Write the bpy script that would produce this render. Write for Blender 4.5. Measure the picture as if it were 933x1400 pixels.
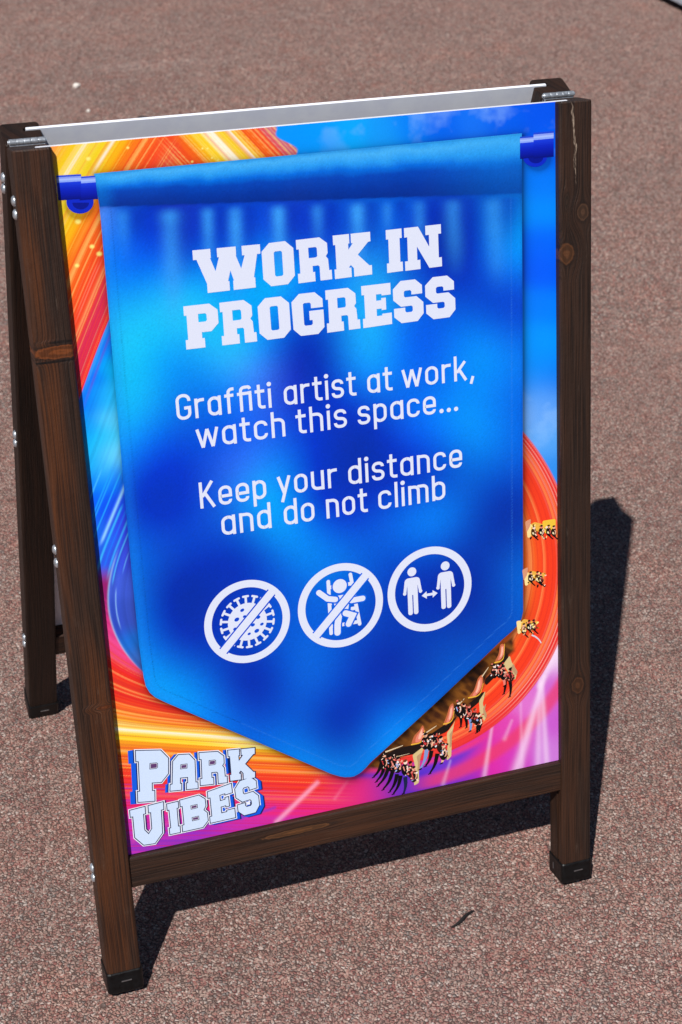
import bpy, bmesh, math, random
import numpy as np
from mathutils import Vector, Matrix
from mathutils.geometry import tessellate_polygon

for o in list(bpy.data.objects):
    bpy.data.objects.remove(o)
scene = bpy.context.scene
R = math.radians

# ------------------------------------------------------------------ camera
CAM = np.array([-0.23490706, -1.41612873, 1.7029029])
YAW, PITCH, ROLL = R(20.53045971), R(-33.27338481), R(2.2941955)
FOC, PW, PH = 2203.578, 933.0, 1400.0          # focal length and size in photo pixels
cf = np.array([math.sin(YAW)*math.cos(PITCH), math.cos(YAW)*math.cos(PITCH), math.sin(PITCH)])
cr0 = np.cross(cf, [0, 0, 1]); cr0 /= np.linalg.norm(cr0); cu0 = np.cross(cr0, cf)
cr = cr0*math.cos(ROLL) + cu0*math.sin(ROLL)
cu = -cr0*math.sin(ROLL) + cu0*math.cos(ROLL)
cam_data = bpy.data.cameras.new('camera')
cam = bpy.data.objects.new('camera', cam_data)
scene.collection.objects.link(cam)
M = Matrix.Identity(4)
for i in range(3):
    M[i][0] = cr[i]; M[i][1] = cu[i]; M[i][2] = -cf[i]; M[i][3] = CAM[i]
cam.matrix_world = M
cam_data.sensor_fit = 'VERTICAL'
cam_data.sensor_height = 36.0
cam_data.lens = 36.0*FOC/PH
cam_data.clip_start = 0.05
cam_data.clip_end = 200
cam_data.dof.use_dof = True
cam_data.dof.focus_distance = 2.02
cam_data.dof.aperture_fstop = 9.0
scene.camera = cam

# ------------------------------------------------------------------ sky and sun
KX, KY = 0.484, 0.526                           # shadow run per metre of height
sun_to = Vector((-KX, -KY, 1)).normalized()
elev = math.asin(sun_to.z)
world = bpy.data.worlds.new('World'); scene.world = world
world.use_nodes = True
wn = world.node_tree
sky = wn.nodes.new('ShaderNodeTexSky'); sky.sky_type = 'NISHITA'; sky.sun_disc = False
sky.sun_elevation = elev
sky.altitude = 1500; sky.air_density = 0.8; sky.dust_density = 0.3
sky.sun_rotation = math.atan2(sun_to.x, sun_to.y)
bg = wn.nodes['Background']; bg.inputs['Strength'].default_value = 0.05
wn.links.new(sky.outputs[0], bg.inputs['Color'])
sd = bpy.data.lights.new('sun', 'SUN'); sd.energy = 5.0; sd.angle = R(0.53); sd.color = (1.0, 0.97, 0.94)
sun = bpy.data.objects.new('sun', sd); scene.collection.objects.link(sun)
sun.rotation_euler = (-sun_to).to_track_quat('-Z', 'Y').to_euler()
sun.location = sun_to*6
vs = scene.view_settings
vs.view_transform = 'Standard'; vs.look = 'None'; vs.exposure = 0.0; vs.gamma = 1.0; vs.use_curve_mapping = False
scene.render.engine = 'CYCLES'

# ------------------------------------------------------------------ helpers
C = scene.collection
rng = np.random.default_rng(7)
random.seed(7)
def lin(c):
    a = np.asarray(c, float)/255.0
    return np.where(a <= 0.04045, a/12.92, ((a+0.055)/1.055)**2.4)
def link(o, parent=None):
    C.objects.link(o)
    if parent is not None: o.parent = parent
    return o
def tag(o, label=None, cat=None, group=None, kind=None):
    if label: o['label'] = label
    if cat: o['category'] = cat
    if group: o['group'] = group
    if kind: o['kind'] = kind
    return o
def mesh_obj(name, verts, faces, mat=None, parent=None, smooth=False):
    me = bpy.data.meshes.new(name)
    me.from_pydata([tuple(map(float, v)) for v in verts], [], faces)
    me.update()
    if smooth:
        for p in me.polygons: p.use_smooth = True
    if mat: me.materials.append(mat)
    return link(bpy.data.objects.new(name, me), parent)
def bm_obj(name, bm, mat=None, parent=None, smooth=False):
    me = bpy.data.meshes.new(name); bm.to_mesh(me); bm.free()
    if smooth:
        for p in me.polygons: p.use_smooth = True
    if mat: me.materials.append(mat)
    return link(bpy.data.objects.new(name, me), parent)

# ------------------------------------------------------------------ sign dimensions (metres)
W, PST, DEP, LEN, TH = 0.70, 0.0446, 0.042, 1.085, 0.25248
GAP = 0.0044
RB, RT, REC = 0.1466, 0.1911, 0.0045             # bottom rail, its set-back
PN, PT = 0.0118, 0.004                           # panel front face depth, panel thickness
ST, CT = math.sin(TH), math.cos(TH)
YH = LEN*ST + DEP*CT + GAP/2                     # hinge line
def leaf_mat(rear):
    """local (u, n, s) -> world for the front leaf or its mirrored rear twin (n counted backwards)"""
    if not rear:
        return Matrix.Translation((0, 0, DEP*ST)) @ Matrix.Rotation(-TH, 4, 'X')
    return Matrix.Translation((0, 2*YH, DEP*ST)) @ Matrix.Rotation(TH, 4, 'X')
LM = [leaf_mat(False), leaf_mat(True)]
LMi = LM[0].inverted()
n_front = np.array([0, CT, -ST])                 # +n direction
p_panel = np.array([0, PN*CT, -PN*ST + DEP*ST])
def art(x, y):
    """photo pixel -> (u, s) on the front panel's face"""
    d = cf + (x-PW/2)/FOC*cr - (y-PH/2)/FOC*cu
    t = ((p_panel-CAM) @ n_front)/(d @ n_front)
    q = LMi @ Vector(CAM + t*d)
    return (q.x, q.z)
def art_inv(u, s):
    """arrays of (u, s) on the panel -> photo pixels, used as the poster's drawing grid"""
    y = s*ST + PN*CT; z = s*CT - PN*ST + DEP*ST
    d = np.stack([u-CAM[0], y-CAM[1], z-CAM[2]], -1)
    w = d @ cf
    return PW/2 + FOC*(d @ cr)/w, PH/2 - FOC*(d @ cu)/w

# ------------------------------------------------------------------ materials
def new_mat(name):
    m = bpy.data.materials.new(name); m.use_nodes = True
    nt = m.node_tree
    return m, nt, nt.nodes['Principled BSDF']
class NB:
    """tiny node builder"""
    def __init__(s, nt): s.nt = nt
    def n(s, t, **k):
        nd = s.nt.nodes.new(t)
        for a, b in k.items(): setattr(nd, a, b)
        return nd
    def put(s, sock, v):
        if isinstance(v, bpy.types.NodeSocket): s.nt.links.new(v, sock)
        elif v is not None: sock.default_value = v
    def math(s, op, a, b=None, c=None, clamp=False):
        nd = s.n('ShaderNodeMath', operation=op); nd.use_clamp = clamp
        for i, v in enumerate((a, b, c)): s.put(nd.inputs[i], v)
        return nd.outputs[0]
    def vmath(s, op, a, b=None):
        nd = s.n('ShaderNodeVectorMath', operation=op)
        s.put(nd.inputs[0], a); s.put(nd.inputs[1], b)
        return nd.outputs['Value'] if op in ('LENGTH', 'DISTANCE', 'DOT_PRODUCT') else nd.outputs[0]
    def mix(s, f, a, b, blend='MIX'):
        nd = s.n('ShaderNodeMix', data_type='RGBA', blend_type=blend)
        s.put(nd.inputs[0], f); s.put(nd.inputs[6], a); s.put(nd.inputs[7], b)
        return nd.outputs[2]
    def ramp(s, f, stops, interp='LINEAR'):
        nd = s.n('ShaderNodeValToRGB'); cr_ = nd.color_ramp; cr_.interpolation = interp
        while len(cr_.elements) < len(stops): cr_.elements.new(0.5)
        for e, (p, c) in zip(cr_.elements, stops):
            e.position = p; e.color = tuple(c)+(1,) if len(c) == 3 else c
        s.put(nd.inputs[0], f); return nd.outputs[0]
    def noise(s, v, scale, detail=3, rough=.55, dim='3D'):
        nd = s.n('ShaderNodeTexNoise', noise_dimensions=dim)
        s.put(nd.inputs['Vector'], v); nd.inputs['Scale'].default_value = scale
        nd.inputs['Detail'].default_value = detail; nd.inputs['Roughness'].default_value = rough
        return nd.outputs[0]
    def smap(s, v, a, b, c=0., d=1., kind='SMOOTHSTEP'):
        nd = s.n('ShaderNodeMapRange', interpolation_type=kind)
        for i, q in enumerate((v, a, b, c, d)): s.put(nd.inputs[i], q)
        return nd.outputs[0]
    def bump(s, h, strength, dist):
        nd = s.n('ShaderNodeBump'); nd.inputs['Strength'].default_value = strength
        nd.inputs['Distance'].default_value = dist; s.put(nd.inputs['Height'], h)
        return nd.outputs[0]
def L3(c): return tuple(float(v) for v in lin(c))
def L4(c): return L3(c)+(1.0,)

def wood_mat(name, seed, warm, axis='z', knots=(), scuff=None, tone=1.0):
    """dark stained softwood; grain runs along the local z (posts) or x (rails).
    knots: (across, along, half width, half length, colour)"""
    m, nt, bs = new_mat(name); b = NB(nt)
    tc = b.n('ShaderNodeTexCoord').outputs['Object']
    sep = b.n('ShaderNodeSeparateXYZ'); b.put(sep.inputs[0], tc)
    X, Y, Z = sep.outputs
    if axis == 'x': X, Z = Z, X
    kmasks = []
    for (kx, kz, rx, rz, col) in knots:
        dx = b.math('DIVIDE', b.math('SUBTRACT', X, kx), rx)
        dz = b.math('DIVIDE', b.math('SUBTRACT', Z, kz), rz)
        wob = b.noise(tc, 160.0, 2)
        d = b.math('SQRT', b.math('ADD', b.math('MULTIPLY', dx, dx), b.math('MULTIPLY', dz, dz)))
        d = b.math('ADD', d, b.math('MULTIPLY', b.math('SUBTRACT', wob, .5), .5))
        kmasks.append((d, col))
        near = b.smap(d, 3.2, 0.6, 0., .8 if rx < .012 else .12)
        X = b.math('SUBTRACT', X, b.math('MULTIPLY', b.math('SUBTRACT', X, kx), near))
    comb = b.n('ShaderNodeCombineXYZ'); b.put(comb.inputs[0], X); b.put(comb.inputs[1], Y); b.put(comb.inputs[2], Z)
    off = b.vmath('ADD', comb.outputs[0], (seed*1.37, seed*.71, seed*2.13))
    # slow wander of the rings, then tight latewood lines
    wander = b.noise(b.vmath('MULTIPLY', off, (9, 9, 2.2)), 1.0, 2)
    ringc = b.math('ADD', b.math('MULTIPLY', X, 1.0), b.math('MULTIPLY', wander, .022))
    ringc = b.math('ADD', ringc, b.math('MULTIPLY', Y, .55))
    cv = b.n('ShaderNodeCombineXYZ'); b.put(cv.inputs[0], ringc); b.put(cv.inputs[1], b.math('MULTIPLY', Z, .012)); cv.inputs[2].default_value = seed
    rings = b.noise(cv.outputs[0], 560.0, 2, .6)
    fine = b.noise(b.vmath('MULTIPLY', off, (900, 900, 14)), 1.0, 3, .65)
    patch = b.noise(b.vmath('MULTIPLY', off, (26, 26, 3.0)), 1.0, 3, .6)
    speck = b.noise(off, 520.0, 3, .7)
    dark = L4((28, 20, 16)); midc = L4((54, 37, 28)); warmc = L4((84, 48, 25)); grey = L4((64, 50, 42))
    col = b.mix(b.smap(rings, .30, .66), dark, midc)
    col = b.mix(b.math('MULTIPLY', b.smap(patch, .42, .68), warm), col, b.mix(b.smap(rings, .3, .6), L4((46, 27, 17)), warmc))
    col = b.mix(b.math('MULTIPLY', b.smap(fine, .52, .75), .38), col, grey)
    col = b.mix(b.math('MULTIPLY', b.smap(speck, .56, .78), .5), col, L4((30, 21, 17)))
    hgt = b.math('ADD', b.math('MULTIPLY', rings, 1.0), b.math('MULTIPLY', fine, .6))
    for d, kc in kmasks:
        rr = b.math('SINE', b.math('MULTIPLY', d, 8.0))
        inner = b.mix(b.smap(rr, -.6, .9), L4(tuple(v*.74 for v in kc)), L4(kc))
        halo = b.smap(d, 1.5, 1.0)
        col = b.mix(b.math('MULTIPLY', halo, .7), col, L4((33, 23, 18)))
        col = b.mix(b.smap(d, 1.05, .85), col, inner)
    rub = b.math('MULTIPLY', b.smap(b.noise(b.vmath('MULTIPLY', off, (60, 60, 16)), 1.0, 5, .7), .60, .74), b.smap(fine, .42, .62))
    col = b.mix(b.math('MULTIPLY', rub, .45), col, L4((104, 88, 76)))
    if scuff:
        (sx, sz, rx, rz) = scuff
        dx = b.math('DIVIDE', b.math('SUBTRACT', X, b.math('ADD', sx, b.math('MULTIPLY', b.math('SUBTRACT', b.noise(b.vmath('MULTIPLY', off, (1, 1, 30)), 1.0, 2), .5), .022))), rx)
        dz = b.math('DIVIDE', b.math('SUBTRACT', Z, sz), rz)
        d = b.math('ADD', b.math('ABSOLUTE', dx), b.math('POWER', b.math('ABSOLUTE', dz), 4.))
        msk = b.math('MULTIPLY', b.smap(d, 1.2, .4), b.smap(b.noise(b.vmath('MULTIPLY', off, (420, 420, 60)), 1.0, 4, .7), .46, .6))
        col = b.mix(b.math('MULTIPLY', msk, .8), col, L4((178, 160, 142)))
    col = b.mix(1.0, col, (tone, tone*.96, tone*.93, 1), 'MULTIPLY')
    b.put(bs.inputs['Base Color'], col)
    b.put(bs.inputs['Roughness'], b.smap(fine, .3, .75, .42, .68))
    bs.inputs['Specular IOR Level'].default_value = .28
    dent = b.noise(off, 70.0, 4, .7)
    hgt = b.math('ADD', hgt, b.math('MULTIPLY', dent, .9))
    b.put(bs.inputs['Normal'], b.bump(hgt, .6, .0014))
    return m

def simple_mat(name, col, rough=.5, metal=0., nscale=60., namt=.12, bump=0., bdist=.001, spec=.5):
    m, nt, bs = new_mat(name); b = NB(nt)
    tc = b.n('ShaderNodeTexCoord').outputs['Object']
    nz = b.noise(tc, nscale, 4, .6)
    c = L3(col)
    b.put(bs.inputs['Base Color'], b.mix(b.smap(nz, .3, .7), tuple(v*(1-namt) for v in c)+(1,), tuple(min(1, v*(1+namt)) for v in c)+(1,)))
    b.put(bs.inputs['Roughness'], b.smap(nz, .3, .7, rough*.85, min(1, rough*1.15)))
    bs.inputs['Metallic'].default_value = metal
    bs.inputs['Specular IOR Level'].default_value = spec
    if bump: b.put(bs.inputs['Normal'], b.bump(b.noise(tc, nscale*4, 3), bump, bdist))
    return m

def print_mat(name, rough=.45, weave=0.):
    """flat print: ink colours stored per vertex, fine print grain and a satin laminate"""
    m, nt, bs = new_mat(name); b = NB(nt)
    at = b.n('ShaderNodeAttribute', attribute_name='ink').outputs['Color']
    tc = b.n('ShaderNodeTexCoord').outputs['Object']
    nz = b.noise(tc, 900.0, 2, .6)
    col = b.mix(1.0, at, b.ramp(nz, [(.3, (.93, .93, .93)), (.7, (1.0, 1.0, 1.0))]), 'MULTIPLY')
    if weave:
        v = b.n('ShaderNodeTexNoise'); b.put(v.inputs['Vector'], tc); v.inputs['Scale'].default_value = 420; v.inputs['Detail'].default_value = 4
        v.inputs['Roughness'].default_value = .7
        col = b.mix(1.0, col, b.ramp(v.outputs[0], [(.25, (1-weave,)*3), (.75, (1.0, 1.0, 1.0))]), 'MULTIPLY')
    b.put(bs.inputs['Base Color'], col)
    dust = b.noise(tc, 14.0, 5, .65)
    b.put(bs.inputs['Roughness'], b.smap(dust, .3, .75, rough*.85, rough*1.25))
    bs.inputs['Specular IOR Level'].default_value = .16
    return m

MAT_PRINT = print_mat('poster_print')
MAT_FABRIC_PRINT = print_mat('banner_print', weave=.16)
MAT_WHITE_INK = simple_mat('white_ink', (232, 235, 247), .4, 0, 300, .03, spec=.35)
MAT_PANEL = simple_mat('white_foam_board', (242, 245, 255), .45, 0, 40, .04)
MAT_PLASTIC = simple_mat('black_plastic', (9, 9, 10), .45, 0, 180, .5, .35, .0006, spec=.3)
MAT_STEEL = simple_mat('zinc_steel', (196, 202, 208), .38, .75, 240, .18, .25, .0004)
MAT_STAPLE = simple_mat('staple_steel', (150, 150, 152), .4, .9, 200, .1)

# ------------------------------------------------------------------ ground
def mottle(b, pos, stone):
    """broad reddish and greyish patches and a faint pale scuff across the paving"""
    big = b.noise(pos, 2.1, 4, .6); mid = b.noise(pos, 14.0, 4, .6)
    hue = b.noise(b.vmath('ADD', pos, (7.3, 1.9, 0)), 7.0, 4, .65)
    stone = b.mix(1.0, stone, b.ramp(big, [(.3, (.9, .9, .91)), (.7, (1.06, 1.04, 1.03))]), 'MULTIPLY')
    stone = b.mix(1.0, stone, b.ramp(mid, [(.28, (.86, .86, .86)), (.7, (1.08, 1.07, 1.06))]), 'MULTIPLY')
    stone = b.mix(1.0, stone, b.ramp(hue, [(.3, (.96, 1.0, 1.01)), (.52, (1.0, 1.0, 1.0)), (.72, (1.09, .94, .90))]), 'MULTIPLY')
    vo = b.n('ShaderNodeTexVoronoi'); b.put(vo.inputs['Vector'], b.vmath('MULTIPLY', pos, (1, 1, 0))); vo.inputs['Scale'].default_value = 6.5
    spot = b.smap(b.math('ADD', vo.outputs['Distance'], b.math('MULTIPLY', b.noise(pos, 90.0, 3), .06)), .085, .05)
    stone = b.mix(b.math('MULTIPLY', spot, .55), stone, L4((84, 66, 60)))
    d = b.vmath('LENGTH', b.vmath('MULTIPLY', b.vmath('SUBTRACT', pos, (.98, 3.72, 0)), (3.2, 14, 0)))
    sc = b.math('MULTIPLY', b.smap(d, 1.0, .2), b.smap(b.noise(pos, 40.0, 4, .7), .42, .62))
    return b.mix(b.math('MULTIPLY', sc, .3), stone, L4((205, 194, 186)))
def ground_mat():
    m, nt, bs = new_mat('macadam'); b = NB(nt)
    tc = b.n('ShaderNodeTexCoord').outputs['Object']
    warp = b.vmath('ADD', tc, b.vmath('MULTIPLY', b.n('ShaderNodeTexNoise').outputs[1], (0, 0, 0)))
    v1 = b.n('ShaderNodeTexVoronoi'); b.put(v1.inputs['Vector'], warp); v1.inputs['Scale'].default_value = 200
    v2 = b.n('ShaderNodeTexVoronoi', feature='DISTANCE_TO_EDGE'); b.put(v2.inputs['Vector'], warp); v2.inputs['Scale'].default_value = 200
    sep = b.n('ShaderNodeSeparateColor'); b.put(sep.inputs[0], v1.outputs['Color'])
    stone = b.ramp(sep.outputs[0], STONE_RAMP, 'CONSTANT')
    stone = mottle(b, tc, stone)
    gap = b.smap(v2.outputs['Distance'], .02, .16)
    col = b.mix(gap, L4((84, 66, 60)), stone)
    b.put(bs.inputs['Base Color'], col)
    bs.inputs['Roughness'].default_value = .8
    bs.inputs['Specular IOR Level'].default_value = .3
    h = b.math('ADD', b.smap(v2.outputs['Distance'], .0, .3), b.math('MULTIPLY', sep.outputs[1], .8))
    b.put(bs.inputs['Normal'], b.bump(h, .8, .002))
    return m
STONES = [(164, 128, 118), (150, 106, 99), (172, 146, 136), (142, 124, 116), (176, 154, 143), (158, 116, 107), (136, 112, 106), (184, 166, 156), (160, 134, 122), (146, 100, 95), (166, 136, 127), (196, 184, 176), (138, 130, 126), (156, 122, 113)]
SMEAN = [sum(c[k] for c in STONES)/len(STONES) for k in range(3)]
STONES = [tuple((SMEAN[k]+(c[k]-SMEAN[k])*.98)*(.94, .92, .91)[k] for k in range(3)) for c in STONES]
STONE_RAMP = [(i/len(STONES), L3(c)) for i, c in enumerate(STONES)]
MAT_GROUND = ground_mat()
gs = 30.0
ground = mesh_obj('ground', [(-gs, -gs, 0), (gs, -gs, 0), (gs, gs, 0), (-gs, gs, 0)], [(0, 1, 2, 3)], MAT_GROUND)
tag(ground, kind='structure')

def chip_mat():
    m, nt, bs = new_mat('stone_chip'); b = NB(nt)
    at = b.n('ShaderNodeAttribute', attribute_name='tint', attribute_type='INSTANCER').outputs['Fac']
    tc = b.n('ShaderNodeTexCoord').outputs['Object']
    geo = b.n('ShaderNodeNewGeometry').outputs['Position']
    col = b.ramp(at, STONE_RAMP, 'CONSTANT')
    col = mottle(b, geo, col)
    sp = b.noise(geo, 700.0, 2)
    col = b.mix(1.0, col, b.ramp(sp, [(.3, (.8, .8, .8)), (.7, (1.12, 1.1, 1.08))]), 'MULTIPLY')
    b.put(bs.inputs['Base Color'], col)
    bs.inputs['Roughness'].default_value = .62
    bs.inputs['Specular IOR Level'].default_value = .4
    return m

def scatter(name, quad, density, rmin, rmax, seed):
    """loose-looking stone chips bound into the surface: instanced over a patch of the ground"""
    o = mesh_obj(name, [(x, y, -.0006) for x, y in quad], [(0, 1, 2, 3)], None)
    ng = bpy.data.node_groups.new(name, 'GeometryNodeTree')
    ng.interface.new_socket('Geometry', in_out='INPUT', socket_type='NodeSocketGeometry')
    ng.interface.new_socket('Geometry', in_out='OUTPUT', socket_type='NodeSocketGeometry')
    N, K = ng.nodes, ng.links
    gi = N.new('NodeGroupInput'); go = N.new('NodeGroupOutput')
    dp = N.new('GeometryNodeDistributePointsOnFaces'); dp.inputs['Density'].default_value = density; dp.inputs['Seed'].default_value = seed
    ico = N.new('GeometryNodeMeshIcoSphere'); ico.inputs['Radius'].default_value = 1.0; ico.inputs['Subdivisions'].default_value = 1
    sm = N.new('GeometryNodeSetMaterial'); sm.inputs['Material'].default_value = chip_mat()
    K.new(ico.outputs[0], sm.inputs['Geometry'])
    rr = N.new('FunctionNodeRandomValue'); rr.data_type = 'FLOAT_VECTOR'
    rr.inputs[0].default_value = (-.45, -.45, 0); rr.inputs[1].default_value = (.45, .45, 6.283); rr.inputs['Seed'].default_value = seed+1
    rs = N.new('FunctionNodeRandomValue'); rs.data_type = 'FLOAT_VECTOR'
    rs.inputs[0].default_value = (rmin, rmin, rmin*.45); rs.inputs[1].default_value = (rmax, rmax*.8, rmax*.55); rs.inputs['Seed'].default_value = seed+2
    ip = N.new('GeometryNodeInstanceOnPoints')
    K.new(gi.outputs[0], dp.inputs['Mesh']); K.new(dp.outputs['Points'], ip.inputs['Points'])
    K.new(sm.outputs[0], ip.inputs['Instance'])
    K.new(rr.outputs[0], ip.inputs['Rotation']); K.new(rs.outputs[0], ip.inputs['Scale'])
    rv = N.new('FunctionNodeRandomValue'); rv.data_type = 'FLOAT'; rv.inputs['Seed'].default_value = seed+3
    sa = N.new('GeometryNodeStoreNamedAttribute'); sa.data_type = 'FLOAT'; sa.domain = 'INSTANCE'; sa.inputs['Name'].default_value = 'tint'
    K.new(ip.outputs[0], sa.inputs['Geometry'])
    out = [s for s in rv.outputs if s.type == 'VALUE' and s.enabled][0]
    K.new(out, [s for s in sa.inputs if s.name == 'Value' and s.enabled][0])
    K.new(sa.outputs[0], go.inputs[0])
    md = o.modifiers.new('chips', 'NODES'); md.node_group = ng
    return o
near_chips = scatter('stone_chips', [(-.75, -.75), (1.75, -.75), (1.75, 1.55), (-.75, 1.55)], 100000, .0008, .0033, 11)
tag(near_chips, 'small reddish stone chips bound into the paving around the sign', 'stone chips', kind='stuff')
far_chips = scatter('stone_chips', [(-.4, 1.55), (2.4, 1.55), (3.9, 5.2), (-.4, 5.2)], 30000, .0016, .0046, 31)
tag(far_chips, 'pinkish stone chips in the paving behind the sign', 'stone chips', kind='stuff')

# ------------------------------------------------------------------ the sign
sign = bpy.data.objects.new('a_board_sign', None); C.objects.link(sign)
sign.empty_display_size = .1
tag(sign, 'dark wooden A-frame sign with a blue banner poster reading WORK IN PROGRESS', 'a-board sign')
def place(o, rear): o.matrix_local = LM[rear]; return o
def flip(v, rear): return (v[0], -v[1] if rear else v[1], v[2])
def fixn(faces, rear): return [tuple(reversed(f)) for f in faces] if rear else faces

def rounded_profile(w, d, r, slot=None, seg=4):
    """closed profile in (u, n); slot = (n0, n1, depth) cut in the +u side"""
    pts = []
    for (cx, cy, a0) in ((r, r, 180), (w-r, r, 270), (w-r, d-r, 0), (r, d-r, 90)):
        for k in range(seg+1):
            a = R(a0+90*k/seg); pts.append((cx+r*math.cos(a), cy+r*math.sin(a)))
        if a0 == 270 and slot:
            n0, n1, dp = slot
            pts += [(w, n0), (w-dp, n0), (w-dp, n1), (w, n1)]
    return pts
def extrude_profile(prof, s0, s1, cham=0.0, mirror_u=None):
    """prism along s with slightly eased ends"""
    prof = list(prof)
    if mirror_u is not None: prof = [(mirror_u-u, n) for u, n in reversed(prof)]
    cx = sum(u for u, n in prof)/len(prof); cy = sum(n for u, n in prof)/len(prof)
    k = len(prof)
    levels = [(s0, cham), (s0+cham, 0), (s1-cham, 0), (s1, cham)] if cham else [(s0, 0), (s1, 0)]
    V = []
    for s, c in levels:
        for u, n in prof:
            du, dn = cx-u, cy-n
            V.append((u+math.copysign(min(abs(du), c), du)*.6, n+math.copysign(min(abs(dn), c), dn)*.6, s))
    F = []
    for l in range(len(levels)-1):
        for i in range(k):
            j = (i+1) % k
            F.append((l*k+i, l*k+j, (l+1)*k+j, (l+1)*k+i))
    tri_b = tessellate_polygon([[Vector((u, n, 0)) for u, n in prof]])
    top = (len(levels)-1)*k
    for t in tri_b:
        a, b_, c_ = t
        A, B_, C_ = (Vector(prof[i]) for i in t)
        ccw = (B_-A).cross(C_-A) > 0
        t = t if ccw else (c_, b_, a)
        F.append(tuple(top+i for i in t)); F.append(tuple(reversed(t)))
    return V, F

KNOT_R = [(.0092, .9014, .0105, .0135, (86, 54, 32)), (.0315, .9507, .008, .011, (74, 52, 38)), (.0240, .3068, .0095, .0125, (74, 46, 29)), (.010, .965, .004, .010, (52, 38, 30))]
KNOT_L = [(.030, .8585, .034, .0078, (112, 60, 27)), (.032, .8700, .013, .0016, (30, 21, 16)), (.020, .8480, .026, .0013, (26, 19, 16)), (.034, .4096, .010, .0028, (96, 50, 24))]
wood = {
    (0, 0): wood_mat('wood_post_warm', 3, .95, knots=KNOT_L),
    (0, 1): wood_mat('wood_post_knotty', 8, .3, knots=KNOT_R, scuff=(.020, 1.035, .0022, .052)),
    (1, 0): wood_mat('wood_post_shaded', 14, .2, tone=.6),  # both rear posts: shade put into the wood colour through a lower tone
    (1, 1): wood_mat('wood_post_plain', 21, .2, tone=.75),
}
rail_wood = [wood_mat('wood_rail_warm', 33, .45, axis='x', knots=[(.176, .27, .004, .05, (98, 64, 38))]), wood_mat('wood_rail_plain', 41, .5, axis='x')]
BOLTS = {0: (1.0284, 1.0135, .6155, .5985, .1785, .1640), 1: (1.0284, 1.0135, .6175, .6020, .1850, .1700)}
def dome(name, parent, mat, loc, axis_u, r=.0062, h=.0036):
    """low domed screw head with a rim and a recess, axis along u"""
    prof = [(0, h*.72), (r*.22, h*.74), (r*.30, h), (r*.62, h*.86), (r*.88, h*.5), (r, h*.12), (r, 0)]
    V, F = [], []
    seg = 16
    for rr, hh in prof:
        for k in range(seg):
            a = 2*math.pi*k/seg
            V.append((loc[0]+axis_u*hh, loc[1]+rr*math.cos(a), loc[2]+rr*math.sin(a)))
    for i in range(len(prof)-1):
        for k in range(seg):
            q = (i*seg+k, i*seg+(k+1) % seg, (i+1)*seg+(k+1) % seg, (i+1)*seg+k)
            F.append(q if axis_u < 0 else tuple(reversed(q)))
    return mesh_obj(name, V, F, mat, parent, smooth=True)
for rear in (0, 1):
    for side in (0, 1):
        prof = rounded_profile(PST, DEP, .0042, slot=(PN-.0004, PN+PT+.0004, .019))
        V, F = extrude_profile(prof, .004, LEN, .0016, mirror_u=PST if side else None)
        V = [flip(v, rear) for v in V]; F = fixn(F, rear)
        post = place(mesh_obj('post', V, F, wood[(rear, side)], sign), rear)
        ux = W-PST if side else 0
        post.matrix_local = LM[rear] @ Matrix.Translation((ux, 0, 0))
        if (rear, side) == (0, 0): tag(post, 'post with an orange-brown worn band across it')
        if (rear, side) == (0, 1): tag(post, 'post with round knots and pale scuffs near its top')
        # foot cap: moulded sleeve closed at the bottom
        e = .0017
        cp = rounded_profile(PST+2*e, DEP+2*e, .0050)
        cp = [(u-e, n-e) for u, n in cp]
        V, F = extrude_profile(cp, -.0010, .030, .0016)
        V = [flip(v, rear) for v in V]; F = fixn(F, rear)
        cap = mesh_obj('foot_cap', V, F, MAT_PLASTIC, sign)
        cap.matrix_local = LM[rear] @ Matrix.Translation((ux, 0, .0))
        def staple(p, q, nrm):
            p, q, nrm = Vector(p), Vector(q), Vector(nrm)
            d = (q-p).normalized(); t = d.cross(nrm)
            bm = bmesh.new()
            vs_ = []
            for along in (p, q):
                for a, h in ((-.0007, -.0012), (.0007, -.0012), (.0007, .0007), (-.0007, .0007)):
                    vs_.append(bm.verts.new(flip(along+t*a+nrm*h, rear)))
            for f in ((0, 1, 2, 3), (7, 6, 5, 4), (0, 4, 5, 1), (1, 5, 6, 2), (2, 6, 7, 3), (3, 7, 4, 0)):
                bm.faces.new([vs_[i] for i in f])
            bmesh.ops.recalc_face_normals(bm, faces=bm.faces)
            bm_obj('staple', bm, MAT_STAPLE, cap)
        nf = DEP+e if rear else -e
        staple((PST*.38, nf, .0165), (PST*.68, nf, .0165), (0, 1 if rear else -1, 0))
        if side: staple((-e, DEP*.62, .010), (-e, DEP*.62, .020), (-1, 0, 0))
        for s in BOLTS[rear]:
            dome('screw', post, MAT_STEEL, flip((0 if not side else PST, .0225, s), rear), -1 if not side else 1)
    # rails between the posts (the panel stands on the bottom one)
    for nm, s0, s1, n0, n1 in (('bottom_rail', RB, RT, REC, DEP-.004), ('middle_rail', .585, .629, .0185, DEP-.004), ('top_rail', .998, 1.042, .0185, DEP-.004)):
        bm = bmesh.new()
        prof = rounded_profile(s1-s0, n1-n0, .0028, seg=3)
        k = len(prof); vv = []
        for u in (PST+.0003, W-PST-.0003):
            vv.append([bm.verts.new(flip((u, n0+b_, s0+a), rear)) for a, b_ in prof])
        for i in range(k):
            bm.faces.new((vv[0][i], vv[0][(i+1) % k], vv[1][(i+1) % k], vv[1][i]))
        bm.faces.new(vv[0]); bm.faces.new(vv[1])
        bmesh.ops.recalc_face_normals(bm, faces=bm.faces)
        place(bm_obj(nm, bm, rail_wood[rear], sign), rear)

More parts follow.
